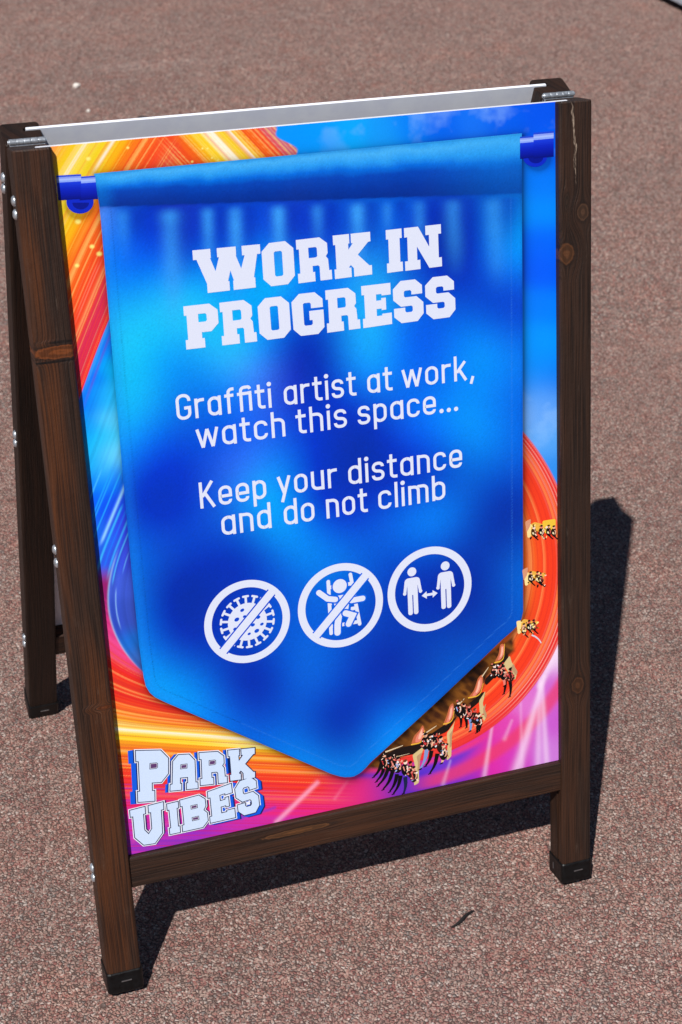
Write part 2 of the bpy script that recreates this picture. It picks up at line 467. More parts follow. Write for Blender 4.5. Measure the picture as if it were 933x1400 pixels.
# hinges: barrel with knuckles, pin and two plates folded between the tops
def hinge(u0, u1):
    h = bpy.data.objects.new('hinge', None)
    bm = bmesh.new()
    zc = 1.0545; r = .0036; n = 5
    for k in range(n):
        a = u0+(u1-u0)*k/n+.00008; b_ = u0+(u1-u0)*(k+1)/n-.00008
        bmesh.ops.create_cone(bm, cap_ends=True, segments=16, radius1=r, radius2=r, depth=b_-a,
                              matrix=Matrix.Translation(((a+b_)/2, YH, zc)) @ Matrix.Rotation(R(90), 4, 'Y'))
    bmesh.ops.create_cone(bm, cap_ends=True, segments=12, radius1=.0023, radius2=.0023, depth=u1-u0+.0030,
                          matrix=Matrix.Translation(((u0+u1)/2, YH, zc)) @ Matrix.Rotation(R(90), 4, 'Y'))
    for sgn in (-1, 1):
        mt = Matrix.Translation((0, YH, zc)) @ Matrix.Rotation(TH*sgn, 4, 'X')
        bmesh.ops.create_cube(bm, size=1.0, matrix=mt @ Matrix.Translation(((u0+u1)/2, sgn*.0010, -.021)) @ Matrix.Diagonal((u1-u0-.001, .0011, .038, 1)))
    o = bm_obj('hinge', bm, MAT_STEEL, sign)
    md = o.modifiers.new('ease', 'BEVEL'); md.width = .0005; md.segments = 2; md.limit_method = 'ANGLE'
    return o
hinge(.004, .0445); hinge(W-.0445, W-.004)

# ------------------------------------------------------------------ poster drawing tools
def ramp1(t, stops):
    xs = [s[0] for s in stops]; cols = np.array([lin(s[1]) for s in stops])
    return np.stack([np.interp(t, xs, cols[:, i]) for i in range(3)], -1)
def vnoise(t, scale, seed, octaves=3):
    out = np.zeros_like(t); amp = 1.0; tot = 0
    g = np.random.default_rng(seed)
    for o in range(octaves):
        tab = g.random(512)
        q = t/scale*(2**o); i = np.floor(q).astype(int); f = q-i; f = f*f*(3-2*f)
        out += amp*(tab[i % 512]*(1-f)+tab[(i+1) % 512]*f); tot += amp; amp *= .6
    return out/tot
def vnoise2(x, y, scale, seed, octaves=3):
    out = np.zeros_like(x); amp = 1.0; tot = 0
    g = np.random.default_rng(seed)
    for o in range(octaves):
        tab = g.random((128, 128))
        qx, qy = x/scale*2**o, y/scale*2**o
        i, j = np.floor(qx).astype(int), np.floor(qy).astype(int)
        fx, fy = qx-i, qy-j; fx = fx*fx*(3-2*fx); fy = fy*fy*(3-2*fy)
        t = lambda a, b_: tab[(i+a) % 128, (j+b_) % 128]
        out += amp*((t(0, 0)*(1-fx)+t(1, 0)*fx)*(1-fy)+(t(0, 1)*(1-fx)+t(1, 1)*fx)*fy); tot += amp; amp *= .55
    return out/tot
def blobs(x, y, pts, sig, power=1.0):
    """smooth colour field through scattered samples"""
    num = np.zeros(x.shape+(3,)); den = np.zeros(x.shape)
    for (px, py, c) in pts:
        w = np.exp(-((x-px)**2+(y-py)**2)/(2*sig*sig)) + 1e-5/(1+((x-px)**2+(y-py)**2)/1e3)
        num += w[..., None]*lin(c); den += w
    return num/den[..., None]
def rbf_field(x, y, pts, sig):
    P = np.array([(p[0], p[1]) for p in pts], float); Cv = np.array([p[2] for p in pts], float)
    mean = Cv.mean(0)
    K = np.exp(-((P[:, None]-P[None])**2).sum(-1)/(2*sig*sig))
    wts = np.linalg.solve(K+.025*np.eye(len(P)), Cv-mean)
    out = np.zeros(x.shape+(3,))+mean
    for (px, py), w in zip(P, wts):
        out += np.exp(-((x-px)**2+(y-py)**2)/(2*sig*sig))[..., None]*w
    out = mean+(out-mean)*1.22
    out[..., 1] = np.maximum(out[..., 1]*1.10-2, .27*out[..., 2])
    return lin(np.clip(out, 0, 255))
def sstep(v, a, b):
    t = np.clip((v-a)/(b-a), 0, 1); return t*t*(3-2*t)
def over(base, col, alpha):
    a = np.clip(alpha, 0, 1)[..., None]; return base*(1-a)+lin(col)*a
def seg_dist(x, y, x0, y0, x1, y1):
    dx, dy = x1-x0, y1-y0; t = np.clip(((x-x0)*dx+(y-y0)*dy)/(dx*dx+dy*dy), 0, 1)
    return np.hypot(x-x0-t*dx, y-y0-t*dy), t
def poly_sdf(x, y, poly):
    d = np.full(x.shape, 1e9); ins = np.zeros(x.shape, bool)
    for i in range(len(poly)):
        x0, y0 = poly[i]; x1, y1 = poly[(i+1) % len(poly)]
        d = np.minimum(d, seg_dist(x, y, x0, y0, x1, y1)[0])
        if y0 != y1:
            c = (y0 > y) != (y1 > y)
            ins ^= c & (x < (x1-x0)*(y-y0)/(y1-y0)+x0)
    return np.where(ins, -d, d)

BANNER = [(128.5, 237), (713.5, 182.5), (713.5, 264), (714.5, 420), (714.8, 600), (715.2, 760), (715.3, 836), (713, 846), (708.5, 854), (700, 863),
          (687, 874), (660, 900), (600, 957), (540, 1012), (507, 1042), (500, 1050), (493, 1056.5), (484, 1061.5), (475, 1063), (465, 1061.5), (453, 1058),
          (326, 1003), (225, 959.5), (212, 953), (205, 947), (199.5, 938), (196.5, 926), (190, 880), (180, 780), (170, 672), (150, 440), (138, 300), (136, 282)]

# the swirl's left-hand streaks: x drifts along y with this slope
_gy = np.array([150, 200, 300, 400, 440, 500, 600, 650, 700, 748, 790, 832, 878, 900, 920, 1200])
_gs = np.array([.68, .65, .52, .41, .41, .36, .36, .40, .42, .40, .19, -.10, -.53, -.8, -1.1, -1.2])
_yy = np.arange(150, 1200, 1.0); _gg = np.concatenate([[0], np.cumsum(np.interp(_yy[:-1]+.5, _gy, _gs))])
_gg -= np.interp(440, _yy, _gg)
def Tof(x, y): return x + np.interp(y, _yy, _gg) - 148.0

def paint_panel(x, y):
    # --- upper left: yellow, orange and red light trails
    T = Tof(x, y)
    streak = vnoise(T, 9, 1, 4)-.5
    Tj = T + 10*streak + 9*(vnoise(T, 3.2, 61, 2)-.5)
    A = ramp1(Tj, [(-215, (246, 160, 100)), (-192, (250, 160, 70)), (-180, (246, 190, 40)), (-163, (242, 205, 30)), (-156, (248, 225, 120)), (-152, (252, 240, 215)), (-147, (244, 215, 70)),
                   (-130, (240, 208, 24)), (-122, (246, 214, 60)), (-112, (244, 196, 24)), (-100, (248, 160, 18)), (-86, (246, 122, 26)), (-62, (246, 92, 30)),
                   (-46, (246, 66, 36)), (-38, (242, 84, 52)), (-30, (226, 52, 72)), (-14, (216, 40, 84)), (-5, (240, 40, 48)), (0, (240, 40, 48))])
    fl = vnoise(T, 1.9, 71, 2); fl2 = vnoise(T, 4.5, 72, 2)
    A = over(A, (236, 72, 28), sstep(fl, .58, .8)*.55*sstep(T, -125, -95)+sstep(fl2, .62, .8)*.4*sstep(T, -170, -120))
    A = over(A, (255, 214, 120), sstep(fl, .42, .22)*.45)
    wl = np.exp(-((T+119)/2.6)**2)*sstep(y, 245, 215)
    A = over(A, (255, 240, 225), wl*.85)
    for t0, wd, al, c, y0, y1 in ((-36, 2.0, .75, (250, 150, 92), 350, 470), (-44, .8, .6, (255, 150, 120), 350, 450), (-48, .7, .55, (255, 150, 120), 350, 440), (-53, .8, .5, (250, 140, 90), 345, 450),
                                 (-58, .7, .4, (255, 130, 80), 350, 430), (-72, 1.2, .55, (255, 150, 70), 330, 420), (-88, 2.5, .45, (255, 170, 60), 290, 360)):
        A = over(A, c, al*np.exp(-((T-t0)/wd)**2)*sstep(y, y0, y0+20)*sstep(y, y1, y1-30))
    # --- top middle: trails leaning the other way
    t2 = x-.94*y
    t2j = t2 + 7*(vnoise(t2, 6, 5, 4)-.5) + 8*(vnoise(t2, 2.6, 62, 2)-.5)
    B = ramp1(t2j, [(20, (246, 120, 30)), (48, (242, 84, 30)), (62, (242, 96, 26)), (76, (246, 140, 22)), (88, (246, 196, 26)), (100, (250, 214, 40)), (110, (252, 238, 190)), (118, (255, 250, 240)), (125, (250, 226, 90)),
                    (134, (244, 208, 24)), (141, (250, 236, 170)), (145, (254, 246, 225)), (150, (246, 206, 40)), (159, (248, 164, 22)), (170, (246, 108, 30)), (184, (240, 78, 36)), (191, (205, 95, 130)), (196, (214, 104, 112)), (210, (190, 110, 140))])
    fb = vnoise(t2, 1.7, 73, 2); fb2 = vnoise(t2, 4.0, 74, 2)
    B = over(B, (234, 66, 28), sstep(fb, .56, .78)*.6*np.maximum(sstep(t2, 92, 70), sstep(t2, 150, 170))+sstep(fb2, .6, .8)*.4)
    B = over(B, (255, 222, 130), sstep(fb, .42, .2)*.5)
    wB = sstep(x, 205, 255)
    A = A*(1-wB)[..., None]+B*wB[..., None]
    # --- blue sky to the right
    S = blobs(x, y, [(410, 190, (0, 148, 250)), (440, 180, (0, 152, 252)), (480, 172, (0, 166, 250)), (520, 175, (16, 150, 245)), (560, 165, (0, 128, 245)), (600, 165, (0, 100, 238)), (650, 155, (16, 112, 242)), (690, 158, (0, 92, 236)), (740, 152, (0, 84, 236)),
                     (755, 200, (0, 92, 240)), (740, 250, (0, 120, 248)), (738, 290, (0, 138, 252)), (740, 330, (0, 100, 248)), (740, 370, (0, 92, 248)), (738, 420, (0, 124, 252)), (735, 465, (0, 148, 255)), (740, 500, (0, 142, 252)),
                     (755, 520, (6, 118, 240)), (728, 522, (10, 140, 250)), (738, 545, (92, 164, 248)), (725, 570, (118, 176, 250)), (752, 560, (84, 156, 244)), (755, 600, (74, 160, 246)), (740, 600, (96, 172, 248)), (757, 640, (40, 140, 240)), (740, 650, (60, 150, 240))], 17)
    cl = vnoise2(x, y, 38, 9, 4)
    S = over(S, (150, 200, 255), np.clip((cl-.55)*2.2, 0, .35)*sstep(y, 250, 120)+np.clip((cl-.5)*2, 0, .3)*sstep(np.abs(y-570), 60, 20))
    edge = t2-209+6*np.sin(y*.21)
    wS = np.maximum(sstep(edge, -1.5, 1.5), sstep(x, 440, 460))
    col = A*(1-wS)[..., None]+S*wS[..., None]
    # sparkles
    for sx, sy, sr in ((121, 217, 3.2), (175, 202, 2), (107, 303, 4), (126, 337, 3.4), (136, 347, 3.8), (105.5, 363, 3.2), (263, 221, 1.8), (277, 203, 1.5), (284, 203, 1.5), (290, 216, 1.4), (298, 219, 1.4), (288, 188, 1.5), (113, 199, 1.5), (146, 205, 1.4)):
        col = over(col, (255, 240, 130), np.exp(-(((x-sx)/sr)**2+((y-sy)/(sr*.8))**2)**2))
    # --- left: blue trails
    Bl = blobs(x, y, [(118, 545, (0, 112, 252)), (128, 510, (0, 104, 250)), (140, 480, (0, 110, 250)), (148, 465, (0, 130, 250)), (150, 500, (0, 196, 252)), (138, 545, (0, 150, 255)), (150, 545, (40, 205, 255)), (122, 585, (0, 150, 252)), (152, 575, (84, 208, 255)),
                      (132, 605, (0, 186, 252)), (145, 600, (40, 205, 255)), (154, 620, (110, 212, 252)), (130, 630, (0, 176, 252)), (148, 640, (60, 190, 255)), (140, 660, (0, 130, 252)), (160, 655, (0, 96, 245)), (135, 690, (0, 92, 248)), (155, 690, (24, 72, 240)),
                      (140, 730, (20, 110, 245)), (165, 720, (50, 62, 228)), (150, 760, (40, 90, 232)), (172, 760, (60, 72, 220)), (165, 800, (62, 92, 214)), (160, 840, (48, 80, 200)), (180, 840, (58, 84, 190)), (175, 880, (16, 112, 214)), (185, 905, (60, 104, 190)), (155, 860, (50, 70, 190))], 13)
    Bl = Bl*(1+.35*(vnoise(T, 5, 3, 3)-.5))[..., None]
    Bl = over(Bl, (60, 160, 250), np.exp(-((T-2.5)/2.6)**2)*sstep(y, 560, 500)*.8)
    Bl = over(Bl, (84, 86, 214), np.exp(-((T-10)/1.8)**2)*sstep(y, 570, 520)*.7)
    for ax, ay, wd, al, c, y0, y1 in ((156, 700, 2.2, .9, (150, 214, 255), 655, 745), (137, 690, 1.1, .8, (40, 170, 255), 640, 740), (143, 700, 1.0, .75, (40, 180, 255), 640, 760), (129, 700, 1.3, .7, (30, 170, 255), 640, 730),
                                    (165, 735, 1.4, .8, (60, 180, 255), 650, 800), (149, 735, 1.6, .85, (60, 190, 255), 690, 800), (171, 740, 1.0, .8, (80, 190, 255), 700, 800), (160, 728, 1.2, .6, (20, 130, 255), 690, 780),
                                    (172, 768, .8, .7, (110, 190, 255), 755, 784), (158.5, 820, .8, .75, (150, 200, 250), 804, 860), (176, 660, 1.2, .5, (240, 190, 230), 598, 622), (134, 655, 1.2, .6, (80, 210, 255), 640, 690)):
        t0 = float(Tof(np.array(ax), np.array(ay)))
        Bl = over(Bl, c, al*np.exp(-((T-t0)/wd)**2)*sstep(y, y0-4, y0+10)*sstep(y, y1+4, y1-12))
    wl = sstep(T, -.8, .8)*sstep(y, 410, 432)*sstep(x, 420, 400)
    col = col*(1-wl)[..., None]+Bl*wl[..., None]
    # --- lower left: pink, red, yellow and magenta trails
    m = np.interp(y, [840, 880, 900, 930, 960, 985, 1000, 1040, 1200], [.9, .8, .7, .5, .32, .16, .09, .06, -.02])
    t3 = y-m*(x-160)*np.where(x > 330, 1.0, 1.0)
    wob = vnoise(t3, 5.5, 12, 4)-.5
    slow = vnoise2(x, y*4, 130, 14, 2)-.5
    t3j = t3+13*wob+10*slow+20*(vnoise(t3+.012*x, 2.6, 63, 2)-.5)
    Cc = ramp1(t3j, [(830, (150, 30, 110)), (860, (214, 50, 130)), (880, (238, 76, 146)), (894, (236, 66, 118)), (904, (236, 52, 66)), (916, (240, 44, 34)), (932, (246, 84, 38)), (945, (236, 48, 32)), (960, (244, 80, 36)), (972, (248, 124, 38)),
                     (984, (250, 176, 46)), (991, (252, 228, 110)), (996, (255, 250, 236)), (1001, (253, 236, 140)), (1008, (250, 214, 44)), (1018, (250, 170, 34)), (1030, (248, 116, 30)), (1044, (244, 80, 30)), (1062, (240, 58, 38)),
                     (1080, (236, 48, 74)), (1094, (234, 40, 108)), (1110, (222, 42, 142)), (1130, (200, 46, 168)), (1160, (190, 50, 180))])
    pu = np.exp(-(((x-262)/48)**2+((y-1136)/15)**2))
    Cc = over(Cc, (140, 44, 190), pu*.8)
    th2 = vnoise(t3+.008*x, 1.8, 75, 2)
    Cc = over(Cc, (214, 26, 40), sstep(th2, .56, .78)*.55*sstep(t3, 890, 920))
    Cc = over(Cc, (255, 186, 110), sstep(th2, .42, .2)*.5*sstep(t3, 1100, 1060)*sstep(t3, 890, 920))
    thin = vnoise(t3+.02*x, 2.4, 15, 2)
    Cc = over(Cc, (126, 50, 190), sstep(thin, .66, .8)*sstep(t3, 1055, 1075)*sstep(x, 420, 300)*.7)
    Cc = over(Cc, (250, 190, 70), sstep(thin, .70, .84)*sstep(t3, 1075, 1050)*sstep(t3, 1000, 1020)*.55)
    for ax0, ay0, ax1, ay1, wd, al, c in ((378, 1124, 434, 1070, 3.2, .55, (255, 190, 220)), (458, 1092, 478, 1064, 2.4, .35, (255, 170, 190)), (330, 1118, 352, 1106, 3, .75, (60, 70, 215)), (286, 1124, 330, 1110, 3.5, .6, (70, 60, 205)), (352, 1112, 376, 1104, 2.2, .55, (80, 60, 205)),
                                          (182, 1150, 240, 1120, 3, .35, (245, 80, 150))):
        d, tt = seg_dist(x, y, ax0, ay0, ax1, ay1)
        Cc = over(Cc, c, al*np.exp(-(d/wd)**2))
    # --- right: concentric ring of red trails
    r = np.hypot(x-510, y-773)
    rn = vnoise(r, 4.2, 21, 3); rn2 = vnoise(r, 11, 22, 2)
    Rg = ramp1(r+16*(rn2-.5), [(170, (226, 96, 36)), (195, (240, 110, 40)), (206, (250, 128, 46)), (222, (248, 84, 34)), (236, (246, 64, 32)), (252, (242, 62, 36)), (264, (236, 60, 48)), (276, (228, 44, 62))])
    Rg = over(Rg, (255, 150, 84), sstep(rn, .5, .72)*.75*sstep(r, 285, 255))
    Rg = over(Rg, (255, 196, 180), sstep(np.sin(r*1.15+2*np.sin(r*.21)), .45, .95)*sstep(r, 246, 268)*.6*sstep(y, 1010, 930))
    Rg = over(Rg, (205, 36, 36), sstep(np.sin(r*.92+1.3), .6, 1.0)*.35)
    O = blobs(x, y, [(757, 895, (238, 214, 244)), (755, 935, (206, 100, 206)), (757, 985, (200, 90, 206)), (755, 1030, (204, 122, 216)), (725, 960, (222, 116, 204)), (700, 1000, (222, 66, 172)), (700, 1040, (204, 60, 190)), (675, 1040, (226, 40, 158)), (650, 1015, (210, 50, 160)), (640, 1050, (158, 44, 186)),
                     (605, 1062, (92, 48, 204)), (575, 1076, (70, 42, 196)), (550, 1085, (96, 44, 186)), (615, 1040, (130, 54, 196)), (520, 1096, (184, 44, 150)), (490, 1098, (226, 42, 120))], 16)
    O = over(O, (232, 60, 96), .75*np.exp(-((r-305)/9.5)**4)*sstep(x, 545, 600)+.0)
    O = over(O, (96, 52, 200), .7*np.exp(-((r-287)/4.5)**2)*sstep(x, 670, 630))
    O = over(O, (236, 56, 120), .8*np.exp(-((r-279)/4)**2)*sstep(x, 690, 640))
    for bx0, by0, bx1, by1, w0, w1, al in ((744, 925, 706, 1056, 3, 7, .72), (738, 928, 736, 1052, 2.5, 5, .5), (741, 935, 748, 1050, 3, 4.5, .6), (762, 884, 738, 938, 7, 4, .8), (673, 992, 662, 1064, 2, 3.5, .5), (700, 985, 690, 1010, 2, 3, .3), (616, 1040, 606, 1072, 1.6, 3, .3), (712, 960, 714, 1050, 2, 3, .25)):
        d, tt = seg_dist(x, y, bx0, by0, bx1, by1)
        O = over(O, (248, 222, 246), al*.8*np.exp(-(d/(w0+(w1-w0)*tt))**2))
    wr = sstep(r, 276, 274)
    Rt = Rg*wr[..., None]+O*(1-wr)[..., None]
    # merge the lower parts
    wc = sstep(x, 500, 420)
    low = Cc*wc[..., None]+Rt*(1-wc)[..., None]
    T0 = float(Tof(np.array(148.5), np.array(809.)))
    is_low_left = sstep(Tof(x, y), T0+1.2, T0-1.2)*sstep(y, 770, 800)
    is_low_left = np.maximum(is_low_left, sstep(y, 915, 935))*sstep(x, 520, 480)
    is_right = (x > 480)*np.maximum(sstep(r, 276, 274)*sstep(y, 560, 575), sstep(y, 830, 850))
    wlow = np.maximum(is_low_left, is_right)
    col = col*(1-wlow)[..., None]+low*wlow[..., None]
    # pale line following the pink edge
    col = over(col, (150, 190, 235), .7*np.exp(-((T-T0)/1.3)**2)*sstep(y, 745, 775)*sstep(y, 925, 890)*(x < 300))
    # brown machinery below the banner's right slope
    bd = poly_sdf(x, y, [(702, 868), (704, 890), (668, 925), (652, 958), (604, 1004), (560, 1030), (520, 1052), (500, 1050), (560, 990), (640, 915)])
    bn = vnoise2(x+y*.5, (y-x*.6)*1.8, 30, 33, 3)
    Bw = ramp1(bn, [(.2, (34, 18, 12)), (.45, (84, 46, 18)), (.62, (136, 82, 30)), (.8, (70, 36, 20))])
    wb = sstep(bd, 3, -4)
    col = col*(1-wb)[..., None]+Bw*wb[..., None]
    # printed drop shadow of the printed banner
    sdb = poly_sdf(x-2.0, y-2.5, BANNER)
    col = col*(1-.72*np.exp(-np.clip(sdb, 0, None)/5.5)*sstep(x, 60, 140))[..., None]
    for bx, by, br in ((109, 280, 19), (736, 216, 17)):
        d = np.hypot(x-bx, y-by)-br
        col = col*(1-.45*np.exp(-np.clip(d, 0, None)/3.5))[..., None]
    return col

def paint_banner(x, y):
    pts = [(145, 300, (64, 118, 246)), (150, 340, (20, 110, 246)), (170, 300, (0, 88, 222)), (200, 300, (0, 62, 208)), (210, 345, (0, 86, 232)), (190, 385, (0, 122, 246)), (160, 420, (12, 146, 246)), (180, 480, (16, 168, 250)), (235, 420, (24, 164, 250)), (230, 480, (8, 148, 250)),
           (270, 330, (0, 72, 214)), (285, 380, (0, 130, 246)), (300, 470, (24, 160, 252)), (330, 400, (0, 140, 250)), (350, 320, (0, 84, 224)), (385, 370, (0, 140, 250)), (350, 460, (10, 140, 250)), (420, 330, (0, 74, 214)), (420, 470, (0, 60, 196)), (450, 400, (0, 110, 240)), (490, 390, (20, 140, 246)),
           (500, 460, (16, 146, 252)), (560, 330, (0, 74, 212)), (560, 460, (0, 100, 240)), (600, 420, (0, 84, 222)), (640, 330, (0, 52, 190)), (680, 330, (0, 116, 238)), (700, 300, (0, 120, 232)), (690, 420, (0, 74, 214)), (660, 470, (0, 120, 246)), (700, 480, (0, 110, 240)), (620, 520, (0, 116, 246)),
           (350, 520, (44, 116, 246)), (320, 560, (10, 100, 240)), (430, 530, (0, 52, 196)), (500, 500, (10, 130, 250)), (470, 560, (0, 60, 206)), (560, 560, (0, 96, 236)), (560, 610, (0, 74, 222)), (650, 590, (0, 126, 248)), (190, 560, (10, 150, 248)), (175, 620, (0, 116, 242)), (210, 610, (0, 92, 234)), (260, 620, (0, 72, 218)), (200, 680, (0, 56, 202)),
           (250, 700, (0, 62, 206)), (340, 630, (32, 108, 246)), (372, 650, (10, 128, 248)), (380, 710, (0, 136, 250)), (430, 620, (0, 62, 210)), (440, 690, (0, 70, 214)), (520, 600, (0, 54, 194)), (580, 640, (0, 64, 204)), (690, 560, (0, 108, 238)), (690, 640, (0, 88, 218)), (700, 700, (0, 58, 182)), (600, 690, (0, 104, 234)), (640, 720, (0, 78, 204)), (520, 690, (0, 72, 212)),
           (185, 760, (0, 96, 226)), (240, 800, (0, 54, 186)), (270, 750, (0, 66, 204)), (190, 850, (0, 104, 228)), (202, 920, (0, 132, 246)), (250, 930, (0, 120, 236)), (240, 880, (0, 74, 204)), (300, 910, (0, 72, 202)), (330, 760, (0, 66, 200)), (400, 740, (0, 122, 242)), (430, 745, (0, 116, 240)), (400, 800, (0, 92, 222)), (340, 940, (0, 58, 190)), (300, 970, (0, 104, 230)), (400, 930, (0, 84, 214)),
           (450, 960, (0, 70, 200)), (472, 1000, (0, 66, 192)), (462, 1045, (0, 108, 226)), (425, 1035, (0, 112, 232)), (390, 1010, (0, 100, 226)), (520, 1000, (0, 108, 232)), (500, 1040, (0, 112, 230)), (530, 930, (0, 58, 186)), (600, 900, (0, 74, 196)), (570, 960, (0, 92, 216)), (650, 870, (0, 72, 194)), (650, 800, (0, 56, 180)), (695, 780, (0, 82, 204)), (700, 850, (0, 82, 204)), (560, 800, (0, 60, 192)), (480, 770, (0, 98, 226)), (470, 880, (0, 80, 210)), (540, 860, (0, 62, 190))]
    col = rbf_field(x, y, pts, 48)
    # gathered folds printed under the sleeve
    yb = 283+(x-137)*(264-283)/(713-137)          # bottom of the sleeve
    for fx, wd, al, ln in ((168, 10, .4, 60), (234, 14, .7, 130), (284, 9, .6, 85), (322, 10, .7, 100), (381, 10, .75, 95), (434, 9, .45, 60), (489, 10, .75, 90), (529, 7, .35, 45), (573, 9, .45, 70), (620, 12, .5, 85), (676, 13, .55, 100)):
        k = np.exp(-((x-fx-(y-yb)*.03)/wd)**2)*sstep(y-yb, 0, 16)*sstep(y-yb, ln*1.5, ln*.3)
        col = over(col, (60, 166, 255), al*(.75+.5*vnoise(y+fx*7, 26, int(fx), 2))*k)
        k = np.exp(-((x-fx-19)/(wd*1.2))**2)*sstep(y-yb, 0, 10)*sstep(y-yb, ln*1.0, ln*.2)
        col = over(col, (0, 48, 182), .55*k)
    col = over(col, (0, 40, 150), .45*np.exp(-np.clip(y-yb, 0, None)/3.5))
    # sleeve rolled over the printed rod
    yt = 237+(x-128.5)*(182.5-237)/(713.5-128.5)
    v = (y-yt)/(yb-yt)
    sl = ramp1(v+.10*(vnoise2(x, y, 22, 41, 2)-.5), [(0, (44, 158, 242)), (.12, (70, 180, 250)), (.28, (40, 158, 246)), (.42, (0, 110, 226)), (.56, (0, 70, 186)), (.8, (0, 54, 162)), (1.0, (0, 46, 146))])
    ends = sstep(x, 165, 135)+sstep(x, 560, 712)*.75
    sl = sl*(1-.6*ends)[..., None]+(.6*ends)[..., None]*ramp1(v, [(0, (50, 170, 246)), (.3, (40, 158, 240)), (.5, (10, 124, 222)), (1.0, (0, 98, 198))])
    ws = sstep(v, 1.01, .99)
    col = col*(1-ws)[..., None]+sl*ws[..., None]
    # hems with a stitched line
    sdf = poly_sdf(x, y, BANNER)
    col = col*(1-.16*np.exp(-((sdf+1)/1.6)**2))[..., None]
    st = np.exp(-((sdf+15)/.9)**2)*(np.sin((y+x*.7)*1.7) > -.1)*sstep(v, 1.05, 1.1)
    left = x < 330
    col = col*(1-.35*st*left)[..., None]
    col = over(col, (60, 140, 235), .35*st*(~left))
    col = over(col, (30, 140, 240), .22*np.exp(-((sdf+5)/9)**2)*(x < 260)*sstep(v, 1.0, 1.1))
    g = np.random.default_rng(3).normal(0, .035, x.shape)
    return np.clip(col*(1+g)[..., None], 0, 1)

def ink_mesh(name, verts, faces, cols, mat, parent, rear=0):
    me = bpy.data.meshes.new(name)
    verts = np.asarray(verts, np.float32); faces = np.asarray(faces, np.int32)
    me.vertices.add(len(verts)); me.vertices.foreach_set('co', verts.ravel())
    k = faces.shape[1]
    me.loops.add(faces.size); me.loops.foreach_set('vertex_index', faces.ravel())
    me.polygons.add(len(faces)); me.polygons.foreach_set('loop_start', np.arange(0, faces.size, k, dtype=np.int32))
    me.update(calc_edges=True)
    at = me.attributes.new('ink', 'FLOAT_COLOR', 'POINT')
    c4 = np.ones((len(verts), 4), np.float32); c4[:, :3] = np.clip(cols, 0, 1)
    at.data.foreach_set('color', c4.ravel())
    me.materials.append(mat)
    return link(bpy.data.objects.new(name, me), parent)

# ---- board: white foam sheet, printed face in front
PU0, PU1, PS0, PS1 = PST-.0165, W-PST+.0165, RT+.0006, LEN+.0008
def sheet(name, rear):
    bm = bmesh.new()
    bmesh.ops.create_cube(bm, size=1.0)
    for v in bm.verts:
        v.co = flip((PU0+(v.co.x+.5)*(PU1-PU0), PN+(v.co.y+.5)*PT, PS0+(v.co.z+.5)*(PS1-PS0)), rear)
    bmesh.ops.recalc_face_normals(bm, faces=bm.faces)
    return place(bm_obj(name, bm, MAT_PANEL, sign), rear)
panel = sheet('poster_board', 0)
tag(panel, 'poster board printed with light trails, a blue banner and notices')
tag(sheet('backing_board', 1), 'plain white board in the rear leaf')

FACE = .0002                                        # ink layers stand this far off the board
step = .00095
us = np.arange(PU0+.001, PU1-.0009, step); ss = np.arange(PS0, PS1-.0008, step)
ss[-1] = PS1-.0009
U, S = np.meshgrid(us, ss)
ax_, ay_ = art_inv(U, S)
inside = poly_sdf(ax_, ay_, BANNER) < -6
cols = np.zeros(U.shape+(3,))
need = ~inside
cols[need] = paint_panel(ax_[need], ay_[need])
idx = np.arange(U.size).reshape(U.shape)
q = np.stack([idx[:-1, :-1], idx[:-1, 1:], idx[1:, 1:], idx[1:, :-1]], -1).reshape(-1, 4)
keep = ~(inside[:-1, :-1] | inside[:-1, 1:] | inside[1:, 1:] | inside[1:, :-1]).reshape(-1)
q = q[keep]
usedv = np.unique(q); remap = np.full(U.size, -1); remap[usedv] = np.arange(len(usedv))
vv = np.stack([U.ravel(), np.full(U.size, PN-FACE), S.ravel()], -1)[usedv]
art_o = ink_mesh('printed_light_trails', vv, remap[q], cols.reshape(-1, 3)[usedv], MAT_PRINT, panel)
tag(art_o, 'printed yellow, red, blue and pink light trails around the banner')

# ---- printed banner: rows between its left and right outline
bo = np.array([art(*p) for p in BANNER])
ntip = int(np.argmin(bo[:, 1]))
rgt = bo[1:ntip+1][::-1]; lft = np.concatenate([bo[ntip:], bo[:1]])
s_top = (bo[0, 1]+bo[1, 1])/2; s_bot = bo[ntip, 1]+.0002
rows = np.linspace(s_bot, s_top, 560)
lu = np.interp(rows, lft[:, 1], lft[:, 0]); ru = np.interp(rows, rgt[:, 1], rgt[:, 0])
tcol = np.linspace(0, 1, 380)
BU = lu[:, None]+(ru-lu)[:, None]*tcol[None, :]; BS = np.repeat(rows[:, None], len(tcol), 1)
bx_, by_ = art_inv(BU, BS)
bc = paint_banner(bx_, by_).reshape(-1, 3)
idx = np.arange(BU.size).reshape(BU.shape)
q = np.stack([idx[:-1, :-1], idx[:-1, 1:], idx[1:, 1:], idx[1:, :-1]], -1).reshape(-1, 4)
banner = ink_mesh('printed_banner', np.stack([BU.ravel(), np.full(BU.size, PN-2*FACE), BS.ravel()], -1), q, bc, MAT_FABRIC_PRINT, panel)
tag(banner, 'printed blue satin banner with pointed foot')
def banner_colour(u, s):
    x, y = art_inv(np.array([u]), np.array([s])); return paint_banner(x, y)[0]

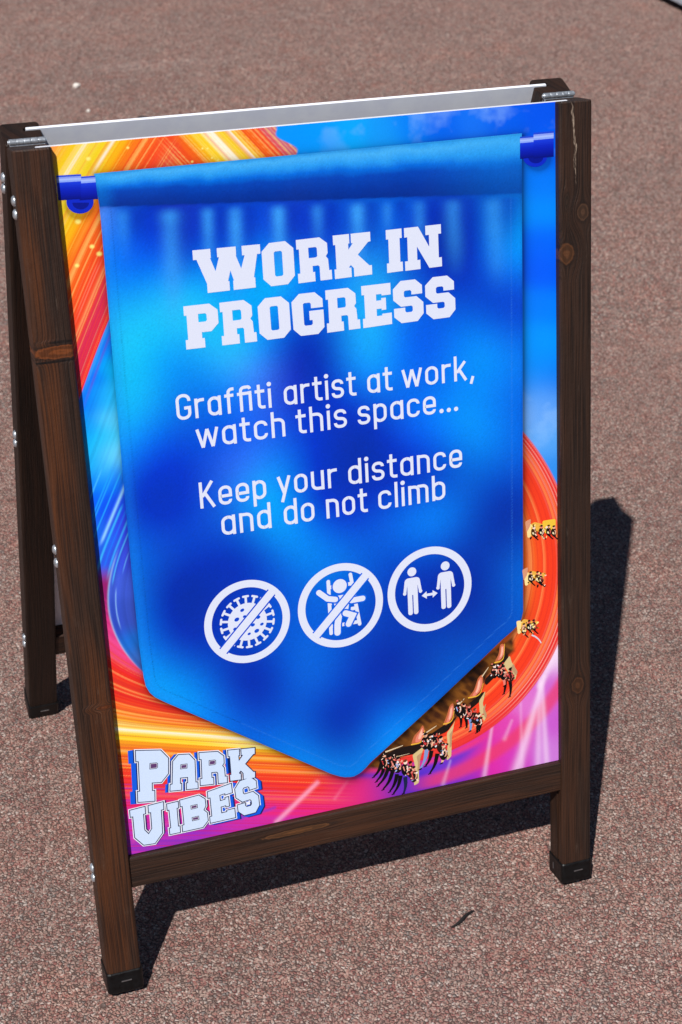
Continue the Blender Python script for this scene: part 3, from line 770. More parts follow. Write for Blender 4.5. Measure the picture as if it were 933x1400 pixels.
# ---- flat ink shapes
class Ink:
    """collects flat polygons; each shape gets its own hair-thin level so none are coplanar"""
    def __init__(s, base): s.V, s.F, s.C, s.base, s.lv, s.boxes = [], [], [], base, 0, []
    def rise(s, pts):
        a = (min(p[0] for p in pts), min(p[1] for p in pts), max(p[0] for p in pts), max(p[1] for p in pts))
        s.lv = 1+max([b_[4] for b_ in s.boxes if b_[0] < a[2] and b_[2] > a[0] and b_[1] < a[3] and b_[3] > a[1]], default=0)
        s.boxes.append(a+(s.lv,))
    def poly(s, loops, col, cols=None, up=True):
        loops = [[tuple(p) for p in lp] for lp in loops]
        if up: s.rise([p for lp in loops for p in lp])
        n = s.base-s.lv*.000012
        tris = tessellate_polygon([[Vector((p[0], p[1], 0)) for p in lp] for lp in loops])
        flat = [p for lp in loops for p in lp]
        o = len(s.V)
        s.V += [(p[0], n, p[1]) for p in flat]
        s.C += [tuple(col)]*len(flat) if cols is None else cols
        for a, b_, c_ in tris:
            A, B_, D_ = flat[a], flat[b_], flat[c_]
            cr_ = (B_[0]-A[0])*(D_[1]-A[1])-(B_[1]-A[1])*(D_[0]-A[0])
            s.F.append((o+a, o+b_, o+c_) if cr_ > 0 else (o+a, o+c_, o+b_))
    def stroke(s, pts, w, col, closed=False, cap=False, w1=None):
        """ribbon along a polyline"""
        P = [Vector(p) for p in pts]; n_ = len(P); Lf, Rt = [], []
        for i in range(n_):
            a = P[i-1] if (i > 0 or closed) else None
            c = P[(i+1) % n_] if (i < n_-1 or closed) else None
            d1 = (P[i]-a).normalized() if a is not None and (P[i]-a).length > 1e-9 else None
            d2 = (c-P[i]).normalized() if c is not None and (c-P[i]).length > 1e-9 else None
            d1 = d1 or d2; d2 = d2 or d1
            b_ = (d1+d2)
            b_ = b_.normalized() if b_.length > 1e-6 else d1
            nn = Vector((-b_.y, b_.x)); k = 1/max(.5, nn.dot(Vector((-d1.y, d1.x))))
            ww = w if w1 is None else w+(w1-w)*i/(n_-1)
            Lf.append(P[i]+nn*(ww/2*k)); Rt.append(P[i]-nn*(ww/2*k))
        s.rise(Lf+Rt)
        n = s.base-s.lv*.000012; o = len(s.V)
        for a, b_ in zip(Lf, Rt): s.V += [(a.x, n, a.y), (b_.x, n, b_.y)]
        s.C += [tuple(col)]*(2*n_)
        for i in range(n_ if closed else n_-1):
            j = (i+1) % n_
            s.F.append((o+2*i, o+2*i+1, o+2*j+1)); s.F.append((o+2*i, o+2*j+1, o+2*j))
        if cap:
            for e, ww in ((P[0], w), (P[-1], w if w1 is None else w1)): s.disc(e, ww/2, col)
    def disc(s, c, r, col, seg=20, ry=None, rot=0):
        ry = ry or r
        s.poly([[(c[0]+r*math.cos(2*math.pi*k/seg)*math.cos(rot)-ry*math.sin(2*math.pi*k/seg)*math.sin(rot),
                  c[1]+r*math.cos(2*math.pi*k/seg)*math.sin(rot)+ry*math.sin(2*math.pi*k/seg)*math.cos(rot)) for k in range(seg)]], col)
    def done(s, name, label=None, mat=None):
        o = ink_mesh(name, s.V, s.F, np.array(s.C), mat or MAT_PRINT, panel)
        if label: tag(o, label)
        return o
def round_path(pts, closed=False, seg=6):
    """pts: (x, y, corner radius)"""
    out = []; n_ = len(pts)
    for i, p in enumerate(pts):
        r = p[2] if len(p) > 2 else 0
        if r <= 0 or (not closed and i in (0, n_-1)): out.append(Vector(p[:2])); continue
        P0, P1, P2 = Vector(pts[i-1][:2]), Vector(p[:2]), Vector(pts[(i+1) % n_][:2])
        d1, d2 = (P0-P1), (P2-P1)
        rr = min(r, d1.length*.5 if (closed or i-1 > 0) else d1.length*.98, d2.length*.5 if (closed or i+1 < n_-1) else d2.length*.98)
        a, c = P1+d1.normalized()*rr, P1+d2.normalized()*rr
        k_ = .5523
        h1, h2 = a+(P1-a)*k_, c+(P1-c)*k_
        for t in range(seg+1):
            t /= seg
            out.append(a*(1-t)**3+3*h1*t*(1-t)**2+3*h2*t*t*(1-t)+c*t**3)
    return out
WHITE = lin((220, 226, 244))

# block letters: (width, outer loop, holes) on a 100-high grid
GLYPH = {
 'I': (38, [(0, 100), (38, 100), (38, 78), (32.5, 78), (32.5, 22), (38, 22), (38, 0), (0, 0), (0, 22), (5.5, 22), (5.5, 78), (0, 78)], []),
 'N': (87, [(0, 100), (33, 100), (58, 50), (58, 78), (50, 78), (50, 100), (87, 100), (87, 78), (80, 78), (80, 22), (87, 22), (87, 0), (57, 0), (29, 54), (29, 22), (36, 22), (36, 0), (0, 0), (0, 22), (7, 22), (7, 78), (0, 78)], []),
 'R': (83, [(0, 100), (58, 100), (76, 85), (76, 62), (71, 55), (76, 48), (77, 22), (83, 22), (83, 0), (54, 0), (54, 33), (51, 36), (37, 36), (37, 22), (42, 22), (42, 0), (0, 0), (0, 22), (6, 22), (6, 78), (0, 78)], [[(29, 55), (29, 79), (47, 79), (50, 76), (50, 58), (47, 55)]]),
 'O': (77, [(19, 100), (58, 100), (77, 82), (77, 18), (59, 0), (18, 0), (0, 18), (0, 82)], [[(29, 24), (29, 76), (32, 79), (46, 79), (49, 76), (49, 24), (46, 21), (32, 21)]]),
 'K': (91, [(0, 100), (39, 100), (39, 78), (36, 78), (36, 64), (47, 78), (43, 78), (43, 100), (90, 100), (90, 78), (84, 77), (58, 50), (85, 22), (91, 22), (91, 0), (47, 0), (47, 20), (40, 28), (36, 24), (36, 22), (41, 22), (41, 0), (0, 0), (0, 22), (5, 22), (5, 78), (0, 78)], []),
 'W': (160, [(0, 100), (42, 100), (42, 79), (40, 79), (51, 48), (61, 79), (57, 79), (57, 100), (102, 100), (102, 79), (101, 79), (112, 48), (122, 78), (116, 78), (116, 100), (160, 100), (160, 78), (152, 78), (141, 24), (144, 24), (144, 0), (91, 0), (91, 22), (93, 22), (86, 46), (79, 22), (82, 22), (82, 0), (29, 0), (29, 22), (28, 24), (8, 78), (0, 78)], []),
 'P': (80, [(0, 100), (61, 100), (80, 84), (80, 53), (62, 36), (39, 36), (39, 22), (45, 22), (45, 0), (0, 0), (0, 22), (6, 22), (6, 78), (0, 78)], [[(33, 60), (33, 79), (50, 79), (53, 76), (53, 63), (50, 60)]]),
 'G': (76, [(19, 100), (57, 100), (75, 83), (75, 63), (46, 63), (46, 74), (43, 77), (30, 77), (27, 74), (27, 26), (30, 23), (45, 23), (48, 26), (48, 35), (41, 35), (41, 57), (76, 57), (76, 15), (60, 0), (17, 0), (0, 17), (0, 82)], []),
 'E': (70, [(0, 100), (69, 100), (69, 72), (47, 72), (47, 76), (34, 76), (34, 61), (46, 61), (46, 66), (57, 66), (57, 37), (46, 37), (46, 41), (34, 41), (34, 24), (47, 24), (47, 28), (70, 28), (70, 0), (0, 0), (0, 22), (6, 22), (6, 78), (0, 78)], []),
 'S': (72, [(19, 100), (54, 100), (70, 85), (70, 65), (44, 65), (44, 73), (41, 76), (29, 76), (26, 73), (26, 63), (29, 60), (56, 60), (72, 44), (72, 17), (57, 0), (18, 0), (1, 16), (1, 36), (28, 36), (28, 27), (31, 24), (43, 24), (46, 27), (46, 36), (43, 39), (18, 39), (0, 56), (0, 82)], []),
 'A': (85, [(0, 0), (0, 20), (6, 20), (6, 82), (24, 100), (61, 100), (79, 82), (79, 20), (85, 20), (85, 0), (49, 0), (49, 20), (53, 20), (53, 34), (32, 34), (32, 20), (36, 20), (36, 0)], [[(32, 56), (32, 76), (53, 76), (53, 56)]]),
 'B': (80, [(0, 100), (60, 100), (78, 84), (78, 62), (71, 52), (80, 42), (80, 17), (62, 0), (0, 0), (0, 22), (6, 22), (6, 78), (0, 78)], [[(32, 60), (32, 77), (52, 77), (52, 60)], [(32, 24), (32, 41), (53, 41), (53, 24)]]),
 'V': (80, [(0, 100), (37, 100), (37, 80), (32, 80), (32, 40), (40, 29), (48, 40), (48, 80), (43, 80), (43, 100), (80, 100), (80, 80), (74, 80), (74, 24), (54, 0), (26, 0), (6, 24), (6, 80), (0, 80)], []),
}
def quad_map(w, tl, tr, br, bl):
    TL, TR, BR, BL = (Vector(art(*p)) for p in (tl, tr, br, bl))
    def f(p):
        a, b_ = p[0]/w, p[1]/100
        return (BL*(1-a)+BR*a)*(1-b_)+(TL*(1-a)+TR*a)*b_
    return f
def zpx(ox, oy, k): return lambda x, y: (ox+x/k, oy+y/k)
za, zb = zpx(250, 300, 4.443), zpx(430, 300, 4.443)
LINE1 = [('W', za, (58, 188), (468, 150), (484, 408), (77, 455)), ('O', za, (475, 149), (668, 125), (684, 387), (493, 411)), ('R', za, (686, 125), (890, 101), (908, 362), (703, 388)),
         ('K', zb, (110, 98), (340, 74), (351, 333), (125, 362)), ('I', zb, (432, 65), (528, 54), (538, 312), (442, 325)), ('N', zb, (543, 53), (767, 28), (775, 284), (552, 312))]
LINE2 = [('P', za, (3, 528), (208, 505), (228, 766), (22, 790)), ('R', za, (222, 506), (432, 481), (452, 740), (240, 765)), ('O', za, (451, 484), (642, 461), (660, 712), (470, 737)), ('G', za, (656, 458), (848, 436), (863, 690), (676, 712)),
         ('R', zb, (65, 431), (262, 408), (280, 661), (78, 688)), ('E', zb, (283, 405), (463, 384), (472, 634), (297, 660)), ('S', zb, (474, 379), (656, 358), (665, 611), (484, 636)), ('S', zb, (670, 356), (850, 335), (858, 588), (678, 612))]
T_BASE = PN-3*FACE
for word, ln in (('WORK IN', LINE1), ('PROGRESS', LINE2)):
    halo = Ink(PN-2.4*FACE); ink = Ink(T_BASE)
    for ch, z, *qd in ln:
        w, outer, holes = GLYPH[ch]
        f = quad_map(w, *[z(*p) for p in qd])
        loops = [[f(p) for p in outer]]+[[f(p) for p in h] for h in holes]
        ink.poly(loops, WHITE)
    ink.done('lettering', 'white slab capitals reading '+word)

# rounded sans lettering drawn as pen strokes, 100 units = cap height
HW = 6.9; XT, XB = 75-HW, HW
def rr(x0, y0, x1, y1, r): return ('c', [(x0, y0, r), (x1, y0, r), (x1, y1, r), (x0, y1, r)])
SANS = {
 'G': (54, [('p', [(47, 70), (47, 93, 19), (7, 93, 19), (7, 7, 19), (47, 7, 19), (47, 45), (29, 45)])]),
 'K': (55, [('p', [(7, 0), (7, 100)]), ('p', [(47, 100), (11, 44)]), ('p', [(20, 58), (50, 0)])]),
 'a': (50, [rr(7, XB, 43, XT, 18), ('p', [(43, 0), (43, 75)])]),
 'b': (50, [('p', [(7, 0), (7, 100)]), rr(7, XB, 43, XT, 18)]),
 'c': (48, [('p', [(42, 52), (42, XT, 17), (7, XT, 17), (7, XB, 17), (42, XB, 17), (42, 23)])]),
 'd': (50, [('p', [(43, 0), (43, 100)]), rr(7, XB, 43, XT, 18)]),
 'e': (50, [('p', [(9, 35), (43, 35), (43, XT, 18), (7, XT, 18), (7, XB, 18), (42, XB, 16), (42, 20)])]),
 'f': (36, [('p', [(15, 0), (15, 93, 13), (35, 93)]), ('p', [(1, 69), (33, 69)])]),
 'ﬁ': (52, [('p', [(13, 0), (13, 93, 13), (43, 93, 6), (45, 84)]), ('p', [(0, 69), (40, 69)]), ('p', [(45, 0), (45, 76)])]),
 'h': (49, [('p', [(7, 0), (7, 100)]), ('p', [(7, XT), (42, XT, 17), (42, 0)])]),
 'i': (14, [('p', [(7, 0), (7, 75)]), ('d', (7, 92, 8.8))]),
 'k': (49, [('p', [(7, 0), (7, 100)]), ('p', [(42, 76), (12, 34)]), ('p', [(20, 46), (45, 0)])]),
 'l': (14, [('p', [(7, 0), (7, 100)])]),
 'm': (74, [('p', [(7, 0), (7, 75)]), ('p', [(7, XT), (37, XT, 15), (37, 0)]), ('p', [(37, XT-2), (38, XT), (67, XT, 15), (67, 0)])]),
 'n': (49, [('p', [(7, 0), (7, 75)]), ('p', [(7, XT), (42, XT, 17), (42, 0)])]),
 'o': (50, [rr(7, XB, 43, XT, 18)]),
 'p': (50, [('p', [(7, -25), (7, 75)]), rr(7, XB, 43, XT, 18)]),
 'r': (35, [('p', [(7, 0), (7, 75)]), ('p', [(7, 46), (7, XT, 16), (35, XT)])]),
 's': (46, [('p', [(39, 54), (39, XT, 14), (7, XT, 14), (7, 40, 12), (40, 35, 12), (40, XB, 14), (6, XB, 14), (6, 22)])]),
 't': (35, [('p', [(14, 95), (14, XB, 12), (35, XB)]), ('p', [(0, 69), (34, 69)])]),
 'u': (49, [('p', [(7, 75), (7, XB, 17), (42, XB)]), ('p', [(42, 0), (42, 75)])]),
 'w': (72, [('p', [(4, 75), (20, 3)]), ('p', [(20, 3), (36, 72)]), ('p', [(36, 72), (52, 3)]), ('p', [(52, 3), (68, 75)])]),
 'y': (48, [('p', [(5, 75), (25, 4)]), ('p', [(43, 75), (15, -25)])]),
 ',': (16, [('p', [(12, 12), (4, -18)])]),
 '.': (17, [('d', (8.5, 8.5, 8.8))]),
}
TEXT = [
 ((251, 573.8), (621.5, 522), [('Graf\ufb01ti', 239, 372), ('artist', 386, 487.5), ('at', 500, 537), ('work,', 548, 648.5)], 'Graffiti artist at work,'),
 ((279.5, 611.6), (589.7, 567.7), [('watch', 267, 391), ('this', 403, 475), ('space...', 487, 627)], 'watch this space...'),
 ((275.4, 694.3), (624, 640.7), [('Keep', 271, 365), ('your', 377.5, 461.5), ('distance', 474, 633)], 'Keep your distance'),
 ((311.4, 730), (602, 684.7), [('and', 300.5, 372), ('do', 386, 431), ('not', 444, 503), ('climb', 515, 610)], 'and do not climb'),
]
CAPH = None
for (ax0, ay0), (ax1, ay1), words, txt in TEXT:
    ink = Ink(T_BASE)
    sl = (ay1-ay0)/(ax1-ax0)
    s_base = (art(ax0, ay0)[1]+art(ax1, ay1)[1])/2
    hx, hy = (ax0+ax1)/2, (ay0+ay1)/2
    cap = art(hx, hy-35.2)[1]-art(hx, hy)[1]
    for wd, x0, x1 in words:
        u0 = art(x0+1.5, ay0+sl*(x0-ax0)-14)[0]; u1 = art(x1-.5, ay0+sl*(x1-ax0)-14)[0]
        gap = 9.5
        tot = sum(SANS[c][0] for c in wd)+gap*(len(wd)-1)
        kx = (u1-u0)/tot; ky = cap/100
        pen = 0
        for c in wd:
            w, strokes = SANS[c]
            P_ = lambda x, y: Vector((u0+(pen+x)*kx, s_base+y*ky))
            for st in strokes:
                if st[0] == 'd':
                    ink.disc(P_(st[1][0], st[1][1]), st[1][2]*ky, WHITE)
                else:
                    path = round_path(st[1], closed=st[0] == 'c')
                    ink.stroke([P_(p.x, p.y) for p in path], 2*HW*ky*.86, WHITE, closed=st[0] == 'c')
            pen += w+gap
    ink.done('lettering', 'white rounded lettering reading '+txt)

# ---- pictograms
def pict_frame(cx, cy, rx):
    c = Vector(art(cx, cy)); r = (art(cx+rx, cy)[0]-art(cx-rx, cy)[0])/2
    return c, r
def ring(ink, c, r, w):
    ink.stroke([(c.x+(r-w/2)*math.cos(2*math.pi*k/72), c.y+(r-w/2)*math.sin(2*math.pi*k/72)) for k in range(72)], w, WHITE, closed=True)
BLUE_BG = lambda p: banner_colour(p.x, p.y)
RAD = 59.3
# germ crossed out
c, r = pict_frame(338.4, 849.8, RAD); ink = Ink(T_BASE)
Q = lambda x, y: Vector((c.x+x*r, c.y+y*r))
ring(ink, c, r, .175*r)
for k in range(18):
    a = 2*math.pi*(k+.5)/18; d = Vector((math.cos(a), math.sin(a)))
    ink.stroke([Q(*(d*.38)), Q(*(d*.60))], .055*r, WHITE)
    tv = Vector((-d.y, d.x))
    ink.stroke([Q(*(d*.615-tv*.055)), Q(*(d*.615+tv*.055))], .052*r, WHITE, cap=True)
ink.disc(c, .455*r, WHITE, 40)
for hx, hy, hr in ((-.10, .30, .05), (-.24, .10, .06), (-.30, -.12, .045), (.12, -.10, .05), (.26, .06, .05), (.20, -.26, .06), (.02, -.30, .04), (.33, -.12, .045), (-.06, .14, .04), (.10, .20, .04)):
    ink.disc(Q(hx, hy), hr*r, BLUE_BG(Q(hx, hy)), 14, ry=hr*r*.75, rot=.4)
dg = Vector((1, 1)).normalized()
ink.stroke([Q(*(-dg*.86)), Q(*(dg*.86))], .245*r, BLUE_BG(c))
ink.stroke([Q(*(-dg*.90)), Q(*(dg*.90))], .180*r, WHITE)
ink.done('pictogram', 'white ring with a struck-out germ')
# climber crossed out
c, r = pict_frame(466, 827.8, RAD-.6); ink = Ink(T_BASE)
ring(ink, c, r, .175*r)
bgc = BLUE_BG(c)
for x0, y0, x1, y1, w in ((-.26, .62, -.26, -.62, .085), (.26, .70, .42, -.52, .085)):                        # ladder posts
    ink.stroke([Q(x0, y0), Q(x1, y1)], w*r, WHITE, cap=True)
for y in (.48, .1, -.12, -.46):
    ink.stroke([Q(-.26, y), Q(.30+(.48-y)*.1, y)], .085*r, WHITE)
def outlined(pts, w, closed=False):
    ink.stroke(pts, (w+.07)*r, bgc, cap=True); ink.stroke(pts, w*r, WHITE, cap=True)
ink.poly([[Q(*p) for p in ((-.27, .30), (.20, .30), (.26, .05), (.20, -.28), (-.16, -.28), (-.20, .05))]], bgc)
ink.poly([[Q(*p) for p in ((-.22, .25), (.16, .25), (.20, .05), (.15, -.24), (-.12, -.24), (-.15, .05))]], WHITE)
outlined([Q(-.12, .17), Q(-.30, .22), Q(-.49, .40)], .13)
outlined([Q(.14, .16), Q(.26, .08), Q(.52, .08)], .13)
outlined([Q(-.05, -.2), Q(-.10, -.44), Q(-.11, -.63)], .15)
outlined([Q(.10, -.2), Q(.27, -.28), Q(.16, -.47)], .14)
ink.disc(Q(0, .47), .20*r, bgc, 28); ink.disc(Q(0, .47), .165*r, WHITE, 28)
ink.stroke([Q(*(-dg*.86)), Q(*(dg*.86))], .245*r, bgc)
ink.stroke([Q(*(-dg*.90)), Q(*(dg*.90))], .180*r, WHITE)
ink.done('pictogram', 'white ring with a struck-out climbing figure')
# two people apart
c, r = pict_frame(587.8, 805.5, RAD-1.6); ink = Ink(T_BASE)
ring(ink, c, r, .175*r)
bgc = BLUE_BG(c)
for px in (-.41, .38):
    G = lambda x, y: Q(px+x, y+.02)
    ink.disc(G(0, .47), .105*r, WHITE, 24)
    body = round_path([(-.17, .33, .08), (.17, .33, .08), (.22, -.02, .05), (.15, -.02, .0), (.12, .16), (.12, -.55, .05), (.012, -.55, .05), (.012, -.08), (-.012, -.08), (-.012, -.55, .05), (-.12, -.55, .05), (-.12, .16), (-.15, -.02), (-.22, -.02, .05)], closed=True)
    ink.poly([[G(p.x, p.y) for p in body]], WHITE)
    for sx in (-1, 1): ink.disc(G(sx*.187, -.02), .042*r, WHITE, 14)
ink.stroke([Q(-.12, -.12), Q(.10, -.12)], .06*r, WHITE)
for sx in (-1, 1):
    ink.poly([[Q(-.01+sx*.19, -.12), Q(-.01+sx*.07, -.03), Q(-.01+sx*.07, -.21)]], WHITE)
ink.done('pictogram', 'white ring with two figures kept apart by an arrow')

# ---- printed curtain-rod ends
def A2(x, y): return Vector(art(x, y))
def tube(ink, quad, stops, n=14):
    """shaded cylinder print: colours run from its top edge to its bottom edge"""
    tl, tr, br, bl = [Vector(p) for p in quad]
    ink.rise([A2(*p) for p in (tl, tr, br, bl)])
    for k in range(n):
        a, b_ = k/n, (k+1)/n
        ca = ramp1(np.array([(a+b_)/2]), stops)[0]
        ink.poly([[A2(*(tl.lerp(bl, a))), A2(*(tr.lerp(br, a))), A2(*(tr.lerp(br, b_))), A2(*(tl.lerp(bl, b_)))]], ca, up=False)
ROD = [(0, (20, 60, 200)), (.06, (40, 80, 220)), (.14, (170, 190, 252)), (.24, (150, 180, 250)), (.30, (24, 60, 220)), (.55, (10, 36, 190)), (.8, (6, 24, 160)), (1, (4, 16, 120))]
for side, hook, big, small in (('l', ((109.5, 276), 18.5), ((77, 240), (111, 238), (111, 272), (80, 274)), ((108, 241.5), (130, 240), (134, 272), (109, 274))),
                               ('r', ((731.5, 214), 16.5), ((729.5, 181.5), (757, 179), (757, 214), (729.5, 217)), ((711, 187), (730.5, 185.5), (730.5, 215), (711, 217.5)))):
    ink = Ink(PN-2.2*FACE)
    (hx, hy), hr = hook
    ink.poly([[A2(hx+hr*math.cos(t), hy+hr*.86*math.sin(t)) for t in np.linspace(0, 2*math.pi, 36)[:-1]]], lin((12, 40, 196)))
    ink.poly([[A2(hx+1+hr*.62*math.cos(t), hy+1+hr*.5*math.sin(t)) for t in np.linspace(0, math.pi, 18)]], lin((5, 22, 140)))
    tube(ink, small, ROD); tube(ink, big, ROD)
    ink.done('printed_rod_end', 'printed shiny blue curtain-rod end')

# ---- printed two-colour block lettering
zl = zpx(160, 1000, 4.241)
LOGO = [('P', (105, 108), (300, 104), (300, 398), (120, 411)), ('A', (312, 134), (462, 126), (472, 330), (306, 346)), ('R', (474, 120), (632, 110), (642, 296), (482, 314)), ('K', (640, 106), (803, 90), (803, 268), (655, 288)),
        ('V', (72, 455), (270, 404), (284, 640), (92, 668)), ('I', (286, 418), (356, 402), (370, 584), (306, 598)), ('B', (362, 396), (512, 356), (534, 548), (380, 582)), ('E', (522, 348), (666, 296), (690, 498), (540, 532)), ('S', (676, 296), (808, 250), (832, 462), (704, 496))]
def offset_loop(lp, d):
    """push a closed loop outwards by d"""
    n_ = len(lp); ar = sum(lp[i].x*lp[(i+1) % n_].y-lp[(i+1) % n_].x*lp[i].y for i in range(n_))
    sg = 1 if ar > 0 else -1; out = []
    for i in range(n_):
        d1 = (lp[i]-lp[i-1]).normalized(); d2 = (lp[(i+1) % n_]-lp[i]).normalized()
        n1 = Vector((d1.y, -d1.x))*sg; n2 = Vector((d2.y, -d2.x))*sg
        b_ = n1+n2
        b_ = b_.normalized() if b_.length > 1e-6 else n1
        out.append(lp[i]+b_*(d/max(.55, b_.dot(n1))))
    return out
LB = PN-2.2*FACE
px1 = (art(260, 1090)[0]-art(259, 1090)[0])
side_ink, edge_ink = Ink(LB), Ink(PN-4.2*FACE)
face_data = []
for ch, *qd in LOGO:
    w, outer, holes = GLYPH[ch]
    f = quad_map(w, *[zl(*p) for p in qd])
    lo = [f(p) for p in outer]; hs = [[f(p) for p in h] for h in holes]
    face_data.append((lo, hs))
    right = ch in 'ES'
    navy = ch in 'VIB'
    for k in range(3 if navy else 8 if ch in 'PES' else 5, 0, -1):
        sh = Vector(((1 if right or navy else -1)*px1*k*(.85 if right or navy else 1.1), px1*(-.4*k if right else .0*k)))
        c1 = (12, 30, 90) if navy or (k < 3 and not right) or (right and k > 6) else (18, 92, 222)
        side_ink.poly([[p+sh for p in offset_loop(lo, px1*.9)]], lin(c1))
    # white rim, navy line, pale face
    edge_ink.poly([offset_loop(lo, px1*1.6)], lin((236, 240, 252)))
for (lo, hs) in face_data:
    edge_ink.poly([offset_loop(lo, px1*.45)], lin((20, 28, 70)))
for (lo, hs) in face_data:
    edge_ink.poly([offset_loop(lo, -px1*.8)], lin((206, 224, 250)))
    for h in hs:
        cx_ = sum((p for p in h), Vector((0, 0)))/len(h)
        sm_ = [cx_+Vector(((p-cx_).x*.85, (p-cx_).y*.5)) for p in h]
        edge_ink.poly([offset_loop(sm_, px1*1.0)], lin((20, 28, 70)))
        edge_ink.poly([offset_loop(sm_, px1*.1)], lin((232, 236, 250)))
        edge_ink.poly([offset_loop(sm_, -px1*.5)], lin((96, 60, 110)))
side_ink.done('lettering_sides', 'printed blue block sides of the PARK VIBES lettering')
edge_ink.done('lettering', 'printed outlined block capitals reading PARK VIBES')

# ---- printed thrill-ride: machinery and rows of riders along the red ring
g = random.Random(5)
BLK, DRK = lin((16, 12, 14)), lin((40, 22, 18))
SKIN = [lin(c) for c in ((232, 128, 112), (240, 182, 150), (214, 92, 80), (250, 220, 200))]
CLOTH = [lin(c) for c in ((244, 240, 240), (206, 60, 62), (150, 176, 226), (120, 54, 44), (236, 150, 130))]
CREAM, GOLD = lin((214, 190, 134)), lin((240, 184, 60))
ink = None
def S2(pts, w, col, w1=None, soft=True):
    p = round_path([(q[0], q[1], 6) for q in pts], seg=4) if soft and len(pts) > 2 else [Vector(q) for q in pts]
    ink.stroke([A2(*q) for q in p], w*px1, col, w1=None if w1 is None else w1*px1)
def D2(x, y, r, col, ry=None, rot=0.): ink.disc(A2(x, y), r*px1, col, 10, ry=(ry or r)*px1, rot=rot)
def P2(pts, col, rad=3): ink.poly([[A2(*q) for q in round_path([(p[0], p[1], rad) for p in pts], closed=True, seg=3)]], col)
R_BASE = PN-2.0*FACE
# machinery: brown track body, pink shells with gold lips, pale struts
ink = Ink(R_BASE)
for pts in (((516, 1040), (540, 1024), (566, 1018), (582, 1012), (572, 1030), (548, 1034), (524, 1044)), ((576, 1012), (600, 996), (618, 984), (626, 978), (612, 1000), (588, 1010)), ((622, 976), (646, 958), (662, 944), (664, 952), (648, 966), (628, 982)), ((662, 930), (682, 908), (694, 892), (696, 904), (680, 922), (664, 938))):
    P2(pts, lin((30, 20, 18)), 4)
SHELLS = (((562, 1018), (566, 1006), (574, 998), (578, 990), (581, 998), (580, 1008), (574, 1016)), ((606, 990), (611, 978), (615, 964), (620, 960), (621, 972), (618, 982), (610, 992)), ((640, 954), (648, 944), (654, 926), (660, 921), (661, 934), (656, 946), (646, 955)), ((676, 906), (682, 894), (684, 880), (690, 880), (690, 892), (685, 902)))
for k, pts in enumerate(SHELLS):
    cx = sum(p[0] for p in pts)/len(pts); cy = sum(p[1] for p in pts)/len(pts)
    P2(pts, lin((196, 104, 66)), 3)
    P2([(cx+(p[0]-cx)*.66+1.2, cy+(p[1]-cy)*.8) for p in pts], lin((232, 132, 110)), 3)
    P2([(cx+(p[0]-cx)*.3+1.6, cy+(p[1]-cy)*.55-1) for p in pts], lin((246, 186, 160)), 2)
    S2([pts[0], (cx+4, pts[0][1]-3), pts[-3]], 2.0, GOLD, .8)
for x0, y0, x1, y1, w in ((527, 1028, 551, 1019, 2.4), (579, 1004, 597, 992, 2.2), (621, 970, 635, 955, 2.2), (659, 925, 668, 912, 2.0), (536, 1036, 560, 1030, 1.2)):
    S2([(x0, y0), (x1, y1)], w, lin((226, 204, 168)), w*.4)
for pts in (((564, 1032), (573, 1025), (580, 1020), (575, 1036), (573, 1050), (573, 1070), (566, 1074), (568, 1050)), ((611, 1002), (620, 990), (622, 984), (618, 1006), (617, 1034), (611, 1040), (612, 1018)), ((655, 958), (664, 944), (660, 962), (666, 978), (662, 986), (656, 974)), ((688, 908), (697, 896), (700, 906), (708, 918), (704, 930), (696, 920))):
    P2(pts, CREAM, 2); P2([(p[0]*.5+pts[3][0]*.5, p[1]*.5+pts[3][1]*.5) for p in pts], lin((186, 150, 110)), 2)
ink.done('printed_machinery', 'printed brown and pink thrill-ride machinery')
